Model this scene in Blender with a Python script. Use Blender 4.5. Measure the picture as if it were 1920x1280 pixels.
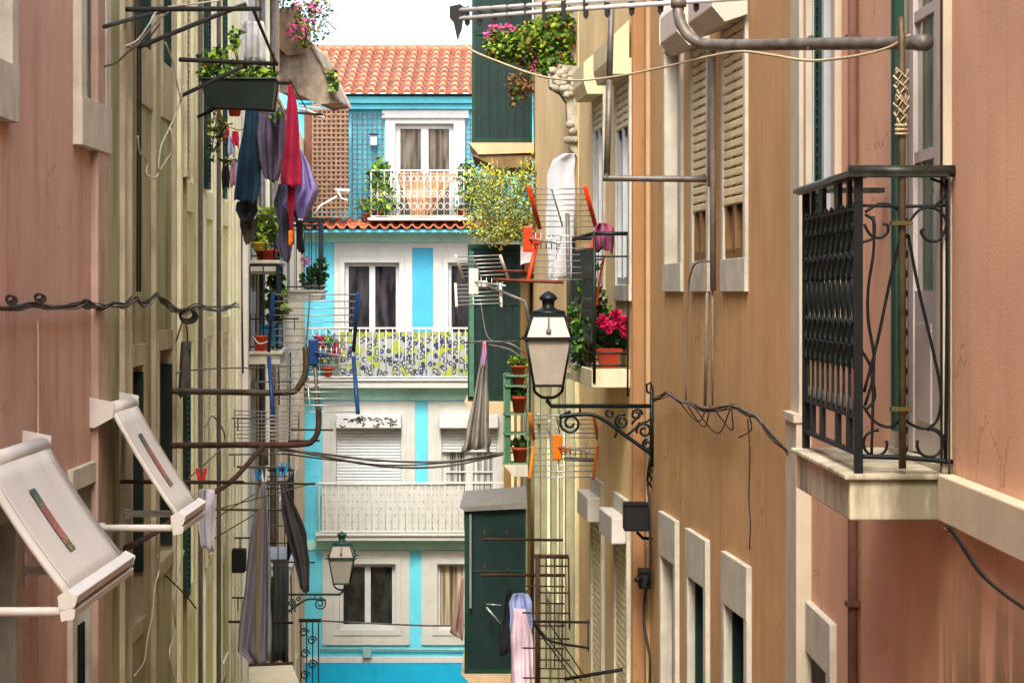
import bpy, math, random
from mathutils import Vector, Matrix
random.seed(7)
R = math.radians
for o in list(bpy.data.objects): bpy.data.objects.remove(o)
SC = bpy.context.scene
COL = SC.collection
# ------------------------------------------------------------------ camera, sky, sun, exposure
FPX, EYE, HOR = 4500.0, 11.0, 547.0
cd = bpy.data.cameras.new('camera'); cam = bpy.data.objects.new('camera', cd); COL.objects.link(cam)
cam.location = (0, 0, EYE); cam.rotation_euler = (R(90), 0, 0)
cd.sensor_width = 36; cd.lens = FPX/1920*36; cd.shift_y = -(640-HOR)/1920
cd.clip_start = .1; cd.clip_end = 2000
SC.camera = cam
SUN_EL, SUN_AZ = R(50), R(184)      # azimuth measured clockwise from +Y: behind the camera, a little to the right
w = bpy.data.worlds.new('World'); SC.world = w; w.use_nodes = True
nt = w.node_tree; nt.nodes.clear()
sk = nt.nodes.new('ShaderNodeTexSky'); sk.sky_type = 'NISHITA'; sk.sun_disc = False
sk.sun_elevation = SUN_EL; sk.sun_rotation = SUN_AZ
sk.air_density = 1.0; sk.dust_density = 4.5; sk.ozone_density = .6; sk.altitude = 50
bg = nt.nodes.new('ShaderNodeBackground'); bg.inputs[1].default_value = .15
wo = nt.nodes.new('ShaderNodeOutputWorld')
nt.links.new(sk.outputs[0], bg.inputs[0]); nt.links.new(bg.outputs[0], wo.inputs[0])
ld = bpy.data.lights.new('sun', 'SUN'); ld.energy = .8; ld.angle = R(14); ld.color = (1, .95, .86)
lo = bpy.data.objects.new('sun', ld); COL.objects.link(lo)
sd = Vector((math.sin(SUN_AZ)*math.cos(SUN_EL), math.cos(SUN_AZ)*math.cos(SUN_EL), math.sin(SUN_EL)))
lo.rotation_euler = (-sd).to_track_quat('-Z', 'Y').to_euler(); lo.location = (4, -6, 30)
SC.view_settings.view_transform = 'Standard'; SC.view_settings.look = 'None'
SC.view_settings.gamma = 1; SC.view_settings.exposure = 2.0
SC.render.engine = 'CYCLES'
SC.cycles.max_bounces = 8; SC.cycles.diffuse_bounces = 5

# ------------------------------------------------------------------ helpers
def U(px, py, d): return Vector(((px-960)*d/FPX, d, EYE+(HOR-py)*d/FPX))
def lin(h):
    c = [int(h[i:i+2], 16)/255 for i in (0, 2, 4)]
    return tuple((x/12.92 if x <= .04045 else ((x+.055)/1.055)**2.4) for x in c)+(1,)
MATS = {}
def mat(name, h, rough=.85, var=.12, sc=3., streak=0., grime=None, gh='4a4032', bump=.0, bsc=60., metal=0., h2=None, trans=0., spec=.3, gsc=1.6, stain=None):
    """painted / plaster / metal surface: base colour with cloudy variation, vertical rain streaks and grime patches"""
    if name in MATS: return MATS[name]
    m = bpy.data.materials.new(name); m.use_nodes = True; n = m.node_tree; N = n.nodes; L = n.links
    p = N['Principled BSDF']; p.inputs['Roughness'].default_value = rough; p.inputs['Metallic'].default_value = metal
    p.inputs['Specular IOR Level'].default_value = spec
    if trans: p.inputs['Transmission Weight'].default_value = trans
    tc = N.new('ShaderNodeTexCoord')
    def noise(scale, vec, det=4, rgh=.6):
        mp = N.new('ShaderNodeMapping'); mp.inputs['Scale'].default_value = vec; L.new(tc.outputs['Object'], mp.inputs[0])
        t = N.new('ShaderNodeTexNoise'); t.inputs['Scale'].default_value = scale; t.inputs['Detail'].default_value = det; t.inputs['Roughness'].default_value = rgh
        L.new(mp.outputs[0], t.inputs['Vector']); return t.outputs[0]
    def mix(a, b, f, mode='MIX'):
        x = N.new('ShaderNodeMix'); x.data_type = 'RGBA'; x.blend_type = mode
        if isinstance(f, float): x.inputs[0].default_value = f
        else: L.new(f, x.inputs[0])
        for s, v in ((6, a), (7, b)):
            if isinstance(v, tuple): x.inputs[s].default_value = v
            else: L.new(v, x.inputs[s])
        return x.outputs[2]
    def ramp(f, a, b, lo_=0., hi_=1.):
        r = N.new('ShaderNodeMapRange'); r.inputs[1].default_value = a; r.inputs[2].default_value = b
        r.inputs[3].default_value = lo_; r.inputs[4].default_value = hi_; L.new(f, r.inputs[0]); return r.outputs[0]
    c = lin(h); dk = tuple(x*(1-var*2) for x in c[:3])+(1,); lt = tuple(min(1, x*(1+var)) for x in c[:3])+(1,)
    col = mix(dk if not h2 else lin(h2), lt, ramp(noise(sc, (1, 1, 1)), .3, .7))
    if streak:
        s = noise(9., (1, 1, .06), 5, .65)
        g = tuple(x*.45 for x in c[:3])+(1,)
        col = mix(col, g, ramp(s, .48, .78, 0, streak))
        s2 = noise(22., (1, 1, .03), 3, .5)
        col = mix(col, tuple(min(1, x*1.25+.02) for x in c[:3])+(1,), ramp(s2, .55, .8, 0, streak*.6))
    if grime:
        g1 = noise(gsc, (1.6, 1.6, .35), 6, .7)
        col = mix(col, lin(gh), ramp(g1, 1-grime-.12, 1-grime+.08, 0, .8))
    if bump == .25:   # plaster: broad repaired areas and hairline cracks
        col = mix(col, tuple(x*.8 for x in c[:3])+(1,), ramp(noise(.55, (1, 1, .5), 3, .5), .5, .56, 0, .3))
        vo = N.new('ShaderNodeTexVoronoi'); vo.feature = 'DISTANCE_TO_EDGE'; vo.inputs['Scale'].default_value = .9
        mp_ = N.new('ShaderNodeMapping'); nz = N.new('ShaderNodeTexNoise'); nz.inputs['Scale'].default_value = 3.; nz.inputs['Detail'].default_value = 5; L.new(tc.outputs['Object'], nz.inputs['Vector'])
        ad = N.new('ShaderNodeVectorMath'); ad.operation = 'ADD'; L.new(tc.outputs['Object'], ad.inputs[0]); L.new(nz.outputs['Color'], ad.inputs[1]); L.new(ad.outputs[0], vo.inputs['Vector'])
        cr = N.new('ShaderNodeMath'); cr.operation = 'MULTIPLY'; L.new(ramp(vo.outputs['Distance'], .0, .012, .55, 0), cr.inputs[0]); L.new(ramp(noise(.8, (1, 1, 1), 2), .5, .6), cr.inputs[1])
        col = mix(col, tuple(x*.3 for x in c[:3])+(1,), cr.outputs[0])
    if stain:         # damp, bare streaks low on the wall: (colour, highest z, farthest y)
        ge = N.new('ShaderNodeNewGeometry'); sx = N.new('ShaderNodeSeparateXYZ'); L.new(ge.outputs['Position'], sx.inputs[0])
        mz = ramp(sx.outputs['Z'], stain[1], stain[1]-.5); my = ramp(sx.outputs['Y'], stain[2]+.9, stain[2]-.3)
        def mul(a_, b_): q_ = N.new('ShaderNodeMath'); q_.operation = 'MULTIPLY'; L.new(a_, q_.inputs[0]); L.new(b_, q_.inputs[1]); return q_.outputs[0]
        f_ = mul(mul(mz, my), ramp(noise(4.5, (1, 1, .16), 6, .65), .43, .51))
        col = mix(col, lin(stain[0]), f_)
        col = mix(col, tuple(min(1, x*1.8) for x in lin(stain[0])[:3])+(1,), mul(f_, ramp(noise(16., (1, 1, .2), 4, .7), .55, .7, 0, .6)))
    if var:
        col = mix(col, (.2, .2, .2, 1), ramp(noise(140., (1, 1, 1), 2), .62, .8, 0, .12))
    L.new(col, p.inputs['Base Color'])
    if bump:
        b = N.new('ShaderNodeBump'); b.inputs['Strength'].default_value = bump; b.inputs['Distance'].default_value = .01
        L.new(noise(bsc, (1, 1, 1), 5, .7), b.inputs['Height']); L.new(b.outputs[0], p.inputs['Normal'])
    MATS[name] = m; return m
def wall_mat(name, h, streak=.35, grime=.38, gh='5a4a38', stain=None, **k): return mat(name, h, rough=.93, var=.09, sc=1.3, streak=streak, grime=grime, gh=gh, bump=.25, bsc=90, spec=.1, stain=stain, **k)
def glass_mat(name, h='20242a', cur='8a8578', vec=(26, 26, 1.2)):
    """window pane: dark room with a hanging curtain seen through a glossy sheet"""
    if name in MATS: return MATS[name]
    m = bpy.data.materials.new(name); m.use_nodes = True; n = m.node_tree; N = n.nodes; L = n.links; p = N['Principled BSDF']
    p.inputs['Roughness'].default_value = .04; p.inputs['Specular IOR Level'].default_value = .6
    tc = N.new('ShaderNodeTexCoord'); mp = N.new('ShaderNodeMapping'); mp.inputs['Scale'].default_value = vec
    t = N.new('ShaderNodeTexNoise'); t.inputs['Scale'].default_value = 1.; t.inputs['Detail'].default_value = 4
    r = N.new('ShaderNodeValToRGB'); r.color_ramp.elements[0].position = .38; r.color_ramp.elements[1].position = .68
    r.color_ramp.elements[0].color = lin(h); r.color_ramp.elements[1].color = lin(cur)
    L.new(tc.outputs['Object'], mp.inputs[0]); L.new(mp.outputs[0], t.inputs['Vector']); L.new(t.outputs[0], r.inputs[0]); L.new(r.outputs[0], p.inputs['Base Color'])
    MATS[name] = m; return m

class MB:
    """collects shapes, links them as one mesh object"""
    def __init__(s): s.v = []; s.f = []; s.m = []; s.sm = []
    def add(s, vs, fs, mi=0, smooth=False):
        b = len(s.v); s.v += [Vector(x) for x in vs]; s.f += [tuple(b+i for i in f) for f in fs]; s.m += [mi]*len(fs); s.sm += [smooth]*len(fs)
    def hexa(s, P, mi=0): s.add(P, [(0, 3, 2, 1), (4, 5, 6, 7), (0, 1, 5, 4), (1, 2, 6, 5), (2, 3, 7, 6), (3, 0, 4, 7)], mi)
    def box(s, a, b, mi=0):
        (x0, y0, z0), (x1, y1, z1) = a, b
        s.hexa([(x0, y0, z0), (x1, y0, z0), (x1, y1, z0), (x0, y1, z0), (x0, y0, z1), (x1, y0, z1), (x1, y1, z1), (x0, y1, z1)], mi)
    def pbox(s, x0, x1, y0, y1, d, t, mi=0):
        """box seen from the front between image columns x0,x1 and rows y0,y1 at distance d, t metres deep"""
        a = U(x0, y1, d); b = U(x1, y0, d); s.box((a.x, d, a.z), (b.x, d+t, b.z), mi)
    def wb(s, F, u0, u1, n0, n1, z0, z1, mi=0):
        if u1 < u0: u0, u1 = u1, u0
        s.hexa([F.p(u0, n0, z0), F.p(u1, n0, z0), F.p(u1, n1, z0), F.p(u0, n1, z0), F.p(u0, n0, z1), F.p(u1, n0, z1), F.p(u1, n1, z1), F.p(u0, n1, z1)], mi)
    def tube(s, pts, r, n=6, mi=0, closed=False):
        pts = [Vector(p) for p in pts]; k = len(pts)
        if k < 2: return
        ref = Vector((.13, .37, 1)).normalized(); vs = []
        for i, p in enumerate(pts):
            if closed: t = pts[(i+1) % k]-pts[i-1]
            else: t = pts[min(i+1, k-1)]-pts[max(i-1, 0)]
            t = t.normalized() if t.length > 1e-9 else Vector((0, 0, 1))
            a = ref-t*ref.dot(t)
            a = a.normalized() if a.length > .15 else t.orthogonal().normalized()
            b = t.cross(a); rr = r[i] if isinstance(r, (list, tuple)) else r
            for j in range(n): q = 2*math.pi*j/n; vs.append(p+a*math.cos(q)*rr+b*math.sin(q)*rr)
        fs = []
        for i in range(k if closed else k-1):
            i2 = (i+1) % k
            for j in range(n): fs.append((i*n+j, i*n+(j+1) % n, i2*n+(j+1) % n, i2*n+j))
        if not closed: fs += [tuple(range(n))[::-1], tuple((k-1)*n+j for j in range(n))]
        s.add(vs, fs, mi, True)
    def lathe(s, c, prof, n=14, mi=0, sq=False, rot=0.):
        c = Vector(c); vs = []
        for (r, z) in prof:
            for j in range(n): q = 2*math.pi*j/n+rot; vs.append(c+Vector((math.cos(q)*r, math.sin(q)*r, z)))
        k = len(prof); fs = [(i*n+j, i*n+(j+1) % n, (i+1)*n+(j+1) % n, (i+1)*n+j) for i in range(k-1) for j in range(n)]
        fs += [tuple(range(n))[::-1], tuple((k-1)*n+j for j in range(n))]
        s.add(vs, fs, mi, not sq)
    def prism(s, poly, off, mi=0):
        """closed outline (list of points) extruded by the vector off"""
        k = len(poly); off = Vector(off); vs = [Vector(p) for p in poly]+[Vector(p)+off for p in poly]
        s.add(vs, [tuple(range(k)), tuple(range(2*k-1, k-1, -1))]+[(i, (i+1) % k, k+(i+1) % k, k+i) for i in range(k)], mi)
    def grid(s, rows, mi=0, smooth=True):
        nr, nc = len(rows), len(rows[0]); s.add([p for r in rows for p in r], [(i*nc+j, i*nc+j+1, (i+1)*nc+j+1, (i+1)*nc+j) for i in range(nr-1) for j in range(nc-1)], mi, smooth)
    def build(s, name, mats, parent=None, solid=0., bevel=0., ang=None):
        if not isinstance(mats, (list, tuple)): mats = [mats]
        base = Vector((0, 0, 0)); q = parent
        while q: base += q.location; q = q.parent
        me = bpy.data.meshes.new(name); o = bpy.data.objects.new(name, me); COL.objects.link(o)
        if parent is None:
            c = Vector((sum(v.x for v in s.v)/len(s.v), sum(v.y for v in s.v)/len(s.v), min(v.z for v in s.v)))
            o.location = c; base = c
        else: o.parent = parent
        me.from_pydata([tuple(v-base) for v in s.v], [], s.f)
        for m in mats: me.materials.append(m)
        for p, mi, sm in zip(me.polygons, s.m, s.sm): p.material_index = mi; p.use_smooth = sm
        me.update()
        if solid: x = o.modifiers.new('thickness', 'SOLIDIFY'); x.thickness = solid; x.offset = 0
        if bevel: x = o.modifiers.new('bevel', 'BEVEL'); x.width = bevel; x.segments = 2; x.limit_method = 'ANGLE'
        return o
def tag(o, label, cat, group=None, kind=None):
    o['label'] = label; o['category'] = cat
    if group: o['group'] = group
    if kind: o['kind'] = kind
    return o
def thing(name, label, cat, loc, group=None):
    o = bpy.data.objects.new(name, None); o.empty_display_size = .1; COL.objects.link(o); o.location = loc
    return tag(o, label, cat, group)
def struct(o): o['kind'] = 'structure'; return o
def smooth(P, k=6):
    """Catmull-Rom through the points"""
    P = [Vector(p) for p in P]; Q = [P[0]*2-P[1]]+P+[P[-1]*2-P[-2]]; out = []
    for i in range(1, len(Q)-2):
        for j in range(k):
            t = j/k; a, b, c, d = Q[i-1], Q[i], Q[i+1], Q[i+2]
            out.append(.5*((2*b)+(c-a)*t+(2*a-5*b+4*c-d)*t*t+(3*b-a-3*c+d)*t**3))
    return out+[P[-1]]
def arc(cx, cy, r, a0, a1, d, k=14, r1=None):
    """arc / spiral in the image plane at distance d; radii in px, angles in degrees, 0 = right, 90 = up"""
    r1 = r if r1 is None else r1
    return [U(cx+(r+(r1-r)*i/k)*math.cos(R(a0+(a1-a0)*i/k)), cy-(r+(r1-r)*i/k)*math.sin(R(a0+(a1-a0)*i/k)), d) for i in range(k+1)]
class Wall:
    """street front of a building: p(u, n, z) = along the wall, out of it, height"""
    def __init__(s, P0, P1, side):
        s.o = Vector((P0[0], P0[1], 0)); d = Vector((P1[0]-P0[0], P1[1]-P0[1], 0)); s.L = d.length; s.d = d.normalized()
        s.n = Vector((s.d.y, -s.d.x, 0))*(1 if side == 'L' else -1)
        if side == 'B': s.n = Vector((0, -1, 0))
    def p(s, u, n, z): q = s.o+s.d*u+s.n*n; return Vector((q.x, q.y, z))
    def u(s, px, off=0.):
        k = (px-960)/FPX; o = s.o+s.n*off
        return (k*o.y-o.x)/(s.d.x-k*s.d.y)
    def z(s, px, py, off=0.): q = s.p(s.u(px, off), off, 0); return EYE+(HOR-py)*q.y/FPX
# ------------------------------------------------------------------ materials
STONE = mat('limestone_trim', 'c4c0b0', .9, .1, 6, .35, .3, '6a6250', bump=.2)
STONE_D = mat('grey_stone_trim', 'a49c8a', .9, .12, 5, .4, .36, '5c5546', bump=.25)
WHITE = mat('white_paint', 'b6bcbe', .55, .05, 6, .12)
WHITE_P = mat('white_plastic', 'd2cec6', .42, .04, 5, .15, .22, '9a917e')
CREAMSH = mat('cream_shutter_slats', 'ddd0a6', .6, .06, 6, .2)
IRON = mat('black_iron', '161a1b', .5, .2, 20, 0, bump=.15, metal=.3)
IRON_G = mat('green_black_iron', '1a2624', .5, .2, 20, 0, metal=.2)
GALV = mat('galvanised_pipe', '6d6862', .5, .2, 14, .1, .33, '57402e', metal=.35)
RUST = mat('rusty_steel', '4a3024', .85, .25, 20, .2, .45, '2a1c16', bump=.3)
DARKBAR = mat('dark_painted_steel', '23241f', .7, .25, 18, .1, .3, '4a3020')
ALU = mat('aluminium', 'a8aaa8', .35, .08, 10, metal=.6)
GREEN_D = mat('dark_green_boards', '0d2a28', .6, .2, 6, .35, .3, '0a1c1a', spec=.3)
GREEN_S = mat('green_shutter_paint', '0f3a2c', .6, .18, 6, .25)
ROOM = mat('dark_interior', '14120f', .9, .2, 3)
GL = glass_mat('window_glass'); GLB = glass_mat('window_glass_curtain', '3a3c3a', 'd0d2ce', (30, 30, .6)); GLC = glass_mat('window_glass_checked', '181a1a', '353834', (5, 5, 2.5))
GLR = glass_mat('window_glass_coloured', '151518', '3e3a40', (9, 9, 1.6)); GLT = glass_mat('window_glass_beige_curtain', '4a4030', 'b8ac92', (22, 22, .4))
TERRA = mat('terracotta_pot', 'a8401e', .8, .1, 10, .2, bump=.1)
WIRE = mat('black_cable', '2a2622', .7, .2, 10); WIRE_G = mat('grey_cable', '6c665e', .7, .2, 10); WIRE_W = mat('pale_cable', 'b9b2a4', .7, .1, 10)
ROPE = mat('cotton_rope', 'b8ab8c', .95, .15, 60)
LAMPGL = mat('frosted_lamp_glass', 'a89f92', .35, .06, 8, .2, .25, '8a8070', spec=.5)
LEAF1 = mat('leaf_green', '3f6a1c', .6, .3, 20); LEAF2 = mat('leaf_dark', '23431a', .6, .3, 20); LEAF3 = mat('leaf_yellow_green', '8aa52c', .6, .2, 20); LEAF4 = mat('leaf_dry', '7a5a34', .8, .2, 20)
PINKF = mat('pink_petals', 'd0508c', .7, .1, 20); MAGF = mat('magenta_petals', 'b80f4c', .7, .15, 20); YELF = mat('yellow_petals', 'e2d020', .7, .1, 20)
TILE = mat('roof_tile', 'b86a4c', .85, .16, 9, .15, .32, '8a4a34', bump=.2)
# ------------------------------------------------------------------ ground
cob = mat('cobble_paving', 'b0aa9c', .9, .2, 2, 0, .4, '3c3a36', bump=.8, bsc=9)
g = MB(); g.grid([[(-140+280*j/8., -60+340*i/8., 0) for j in range(9)] for i in range(9)], smooth=False)
struct(g.build('ground', cob))
# ------------------------------------------------------------------ houses
class House:
    def __init__(s, name, label, F, z1, wallm, z0=0., body=5.0):
        s.F = F; s.z0 = z0; s.z1 = z1; s.ops = []; s.m = wallm; s.body = body
        s.e = thing(name, label, 'house', F.p(F.L/2, 0, z0))
    def hole(s, u0, u1, z0, z1, rev=.22): u0, u1 = min(u0, u1), max(u0, u1); s.ops.append((u0, u1, z0, z1, rev)); return u0, u1
    def build(s, roofm=TILE, over=.25, roof=True):
        F = s.F; us = sorted({0., F.L}|{x for o in s.ops for x in o[:2]}); zs = sorted({s.z0, s.z1}|{x for o in s.ops for x in o[2:4]})
        m = MB()
        for i in range(len(us)-1):
            for j in range(len(zs)-1):
                uc, zc = (us[i]+us[i+1])/2, (zs[j]+zs[j+1])/2
                if any(o[0] < uc < o[1] and o[2] < zc < o[3] for o in s.ops): continue
                m.add([F.p(us[i], 0, zs[j]), F.p(us[i+1], 0, zs[j]), F.p(us[i+1], 0, zs[j+1]), F.p(us[i], 0, zs[j+1])], [(0, 1, 2, 3)])
        for (a, b, c, d, r) in s.ops:
            m.add([F.p(a, 0, c), F.p(b, 0, c), F.p(b, 0, d), F.p(a, 0, d), F.p(a, -r, c), F.p(b, -r, c), F.p(b, -r, d), F.p(a, -r, d)],
                  [(0, 1, 5, 4), (1, 2, 6, 5), (2, 3, 7, 6), (3, 0, 4, 7), (4, 5, 6, 7)])
        B = -s.body
        m.add([F.p(0, 0, s.z0), F.p(F.L, 0, s.z0), F.p(F.L, B, s.z0), F.p(0, B, s.z0), F.p(0, 0, s.z1), F.p(F.L, 0, s.z1), F.p(F.L, B, s.z1), F.p(0, B, s.z1)],
              [(1, 2, 6, 5), (2, 3, 7, 6), (3, 0, 4, 7), (4, 5, 6, 7)])
        m.build('wall', s.m, s.e)
        if roof:
            r = MB(); P = [F.p(0, over, s.z1+.01), F.p(0, B, s.z1+1.2), F.p(0, B, s.z1+1.08), F.p(0, over, s.z1-.1)]
            P = [F.p(0, over, s.z1+.02), F.p(0, over, s.z1+.12), F.p(0, B, s.z1+1.2), F.p(0, B, s.z1+.02)]
            r.prism(P, F.d*F.L); r.build('roof', roofm, s.e)
        return s
def part(mb, name, m, parent, label=None, **k):
    o = mb.build(name, m, parent, **k)
    if label: o['label'] = label
    return o
def window(H, u0, u1, z0, z1, jamb=.13, lint=.16, sill=.12, rev=.2, fill='glass', gm=None, trim=STONE, proud=.03, fm=WHITE, leaves=2, label=None, bars=(), shut=None, fr=.045, name='window'):
    """one opening: stone surround (the part) with frame, panes and shutter as sub-parts"""
    F = H.F; u0, u1 = H.hole(u0, u1, z0, z1, rev)
    t = MB(); e = .003
    t.wb(F, u0-jamb, u0+e, -rev+.004, proud, z0, z1); t.wb(F, u1-e, u1+jamb, -rev+.004, proud, z0, z1)
    t.wb(F, u0-jamb, u1+jamb, -rev+.004, proud+.002, z1-e, z1+lint); t.wb(F, u0-jamb, u1+jamb, -rev+.004, proud+.004, z0-sill, z0+e)
    o = t.build(name, trim, H.e, bevel=.004)
    if label: o['label'] = label
    a, b, c, d = u0+e, u1-e, z0+e, z1-e
    if fill in ('glass', 'half'):
        f = MB(); n0, n1 = -rev+.02, -rev+.07
        f.wb(F, a, a+fr, n0, n1, c, d); f.wb(F, b-fr, b, n0, n1, c, d); f.wb(F, a+fr, b-fr, n0, n1+.002, d-fr, d); f.wb(F, a+fr, b-fr, n0, n1+.002, c, c+fr*1.3)
        for k in range(1, leaves): q = a+(b-a)*k/leaves; f.wb(F, q-fr*.8, q+fr*.8, n0, n1+.006, c+fr, d-fr)
        for zz in bars: f.wb(F, a+fr, b-fr, n0, n1+.004, zz-.015, zz+.015)
        f.build('frame', fm, o)
        g = MB(); g.wb(F, a+.01, b-.01, -rev+.012, -rev+.04, c+.01, d-.01); g.build('pane', gm or GL, o)
    elif fill == 'dark':
        g = MB(); g.wb(F, a, b, -rev+.01, -rev+.03, c, d); g.build('pane', gm or ROOM, o)
    elif fill == 'blind':
        g = MB(); g.wb(F, a, b, -rev+.01, -rev+.03, c, d); g.build('infill', gm or STONE_D, o)
    if shut:
        zb, sn = shut[0], shut[1]; s_ = MB(); k = int((d-zb)/.055)
        for i in range(k):
            zz = d-(i+1)*.055
            P = [F.p(a, sn, zz+.003), F.p(a, sn+.012, zz+.012), F.p(a, sn+.012, zz+.044), F.p(a, sn, zz+.053), F.p(a, sn-.006, zz+.028)]
            s_.prism(P, F.d*(b-a))
        s_.wb(F, a, b, sn-.012, sn-.008, zb, d, 1)
        s_.build('roller_shutter', [shut[2], ROOM], o)
    return o
def leafshutter(F, parent, u0, u1, z0, z1, n, m=GREEN_S):
    """louvred hinged shutter leaf"""
    s = MB(); s.wb(F, u0, u0+.04, n, n+.03, z0, z1); s.wb(F, u1-.04, u1, n, n+.03, z0, z1); s.wb(F, u0+.04, u1-.04, n, n+.031, z1-.06, z1); s.wb(F, u0+.04, u1-.04, n, n+.031, z0, z0+.06)
    k = int((z1-z0-.12)/.045)
    for i in range(k): zz = z0+.06+i*.045; s.hexa([F.p(u0+.04, n, zz), F.p(u1-.04, n, zz), F.p(u1-.04, n+.024, zz-.02), F.p(u0+.04, n+.024, zz-.02), F.p(u0+.04, n, zz+.008), F.p(u1-.04, n, zz+.008), F.p(u1-.04, n+.024, zz-.012), F.p(u0+.04, n+.024, zz-.012)])
    s.wb(F, u0+.04, u1-.04, n-.01, n-.004, z0, z1); return s.build('shutter', m, parent)

# plan of the street: one Wall per house front
L1 = Wall((-2.5, -6), (-2.5, 14.6), 'L'); L2 = Wall((-2.457, 14.6), (-2.576, 18.4), 'L')
def lx(y): return -.0489*y-1.676
L3 = Wall((lx(18.4)-.02, 18.4), (lx(25.8)-.02, 25.8), 'L'); L4 = Wall((lx(25.8)+.03, 25.8), (lx(34), 34), 'L'); L5 = Wall((lx(34)-.05, 34), (lx(46)-.05, 46), 'L')
R1 = Wall((1.62+.08, -6), (1.62-.0133*12.15, 12.15), 'R'); R2 = Wall((1.44, 12.15), (.997, 17.6), 'R')
R3 = Wall((.89, 17.75), (.606, 21.8), 'R'); R4 = Wall((.60, 21.8), (.24, 26.9), 'R'); R5 = Wall((.24, 26.9), (-.16, 46), 'R')
BL = Wall((-6.5, 46), (3.5, 46), 'B')

# ---- left pink house
PINK_L = wall_mat('weathered_pink_plaster', 'cdaa98', .35, .36, 'a8685a')
h = House('pink_house', 'pink plastered house at the left edge with two open awnings', L1, 16.5, PINK_L)
zt = L1.z(130, 269)
window(h, L1.u(147), L1.u(184), zt+.28, 14.6, .17, .2, .28, .16, 'glass', GLT, proud=.05, leaves=1, label='tall upper window with pale curtains on pink wall')
window(h, L1.u(-75), L1.u(5), L1.z(10, 218)+.25, 14.6, .14, .2, .28, .16, 'glass', GLT, proud=.05, leaves=1)
zl = L1.z(120, 884)
o = window(h, L1.u(135), L1.u(172), 5.5, zl-.12, .14, .12, .1, .22, 'dark', label='window with black grille below the far awning')
gr = MB(); ua, ub = L1.u(135), L1.u(172)
for i in range(9): q = ua+(ub-ua)*(i+.5)/9; gr.wb(L1, q-.008, q+.008, -.05, -.034, 5.5, zl-.95)
for i in range(12): zz = 5.6+i*.42; gr.wb(L1, ua, ub, -.056, -.05, zz, zz+.02) if zz < zl-.95 else None
gr.build('window_grille', IRON, o)
window(h, L1.u(-80), L1.u(20), 5.5, zl-.12, .14, .12, .1, .22, 'dark')
q = MB(); q.wb(L1, L1.L-.36, L1.L-.001, .001, .045, 0, 16.4); q.build('corner_pilaster', mat('pinkish_stone', 'b59a88', .9, .1, 5, .5, .32, '75624f', bump=.2), h.e)
q = MB(); q.tube([L1.p(L1.u(66), .015, 0), L1.p(L1.u(66), .015, EYE-.15)], .006, 5); q.build('conduit', mat('faded_pink_conduit', 'b09080', .8), h.e)
h.build()
# ---- left olive house
OLIVE_L = wall_mat('olive_grey_plaster', 'a6a880', .55, .40, '4f4533')
h = House('olive_house', 'grimy olive house beside the left pink one with dark green shutters', L2, 16.5, OLIVE_L)
zb = EYE+(HOR-205)*16.4/FPX; ztl = EYE-(650-HOR)*16.2/FPX
for i, (xa, xb) in enumerate(((258, 281), (304, 323))):
    o = window(h, L2.u(xa), L2.u(xb), zb+.42, 14.8, .1, .15, .40, .14, 'dark', trim=mat('beige_trim', 'b0a68a', .9, .1, 4, .4, .35, '5e513c'), label='upper window with green shutter', proud=.012)
    u = max(L2.u(xa), L2.u(xb)); q = MB(); q.wb(L2, u-.03, u-.006, -.135, .01, zb+.44, 14.79); q.build('folded_shutter', GREEN_S, o)
for i, (xa, xb) in enumerate(((246, 267), (297, 321))):
    o = window(h, L2.u(xa), L2.u(xb), 8.8-(0 if i == 0 else -.25), ztl-.12 if i == 0 else ztl-.05, .1, .14, .1, .2, 'dark', gm=mat('deep_green_door', '0c1f19', .7, .2, 5), trim=MATS['beige_trim'], proud=.012)
    u = max(L2.u(xa), L2.u(xb)); q = MB(); q.wb(L2, u-.03, u-.006, -.19, .01, 9.1, ztl-.17); q.build('folded_shutter', mat('blackish_green_paint', '10241c', .6, .2, 5), o)
for px, w_ in ((226, .12), (238, .05), (284, .07), (322, .06)):
    q = MB(); q.wb(L2, L2.u(px)-w_/2, L2.u(px)+w_/2, .001, .035, 0, 16.4); q.build('wall_strip', MATS['beige_trim'], h.e)
q = MB()
for px in (249, 254): q.tube([L2.p(L2.u(px), .03, 11), L2.p(L2.u(px)+.02, .03, 12.2), L2.p(L2.u(px), .03, 15)], .008, 5)
q.build('wall_cable', WIRE, h.e)
h.build()
# ---- left yellow, white and cream houses
YEL_L = wall_mat('pale_yellow_plaster', 'eef2be', .6, .36, '7a6c48')
h = House('yellow_house', 'pale yellow streaked house on the left behind the antenna pipe brackets', L3, 15.2, YEL_L)
YT = mat('cream_trim', 'f0f0c8', .9, .08, 5, .5, .3, '857a58')
def rows(H, cols, levels, trim, jamb=.11, fill='dark', shut=True, **k):
    for (ya, yb) in cols:
        for (za, zb2) in levels:
            F = H.F; ua = (ya-F.o.y)/F.d.y; ub = (yb-F.o.y)/F.d.y
            o = window(H, ua, ub, za, zb2, jamb, .16, .25, .08, fill, trim=trim, proud=.02, **k)
            if shut:
                leafshutter(F, o, ua-.34, ua-.01, za, zb2, .045, GREEN_S if random.random() < .2 else mat('bleached_shutter_paint', 'c8c2a4', .8, .1, 6, .4))
rows(h, ((19.1, 20.0), (21.2, 22.1), (23.3, 24.2)), ((11.9, 14.0), (8.6, 10.6), (5.2, 7.2)), YT, fill='glass', gm=GLT)
SB = mat('weathered_shade_strip', 'a08e68', .9, .12, 5, .5, .35, '4c4029'); SW = mat('bone_white_strip', 'e4e2d4', .85, .06, 5, .4, .3, '8c866e')  # brown strips: shade of recesses put into the colour, with weathering
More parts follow.
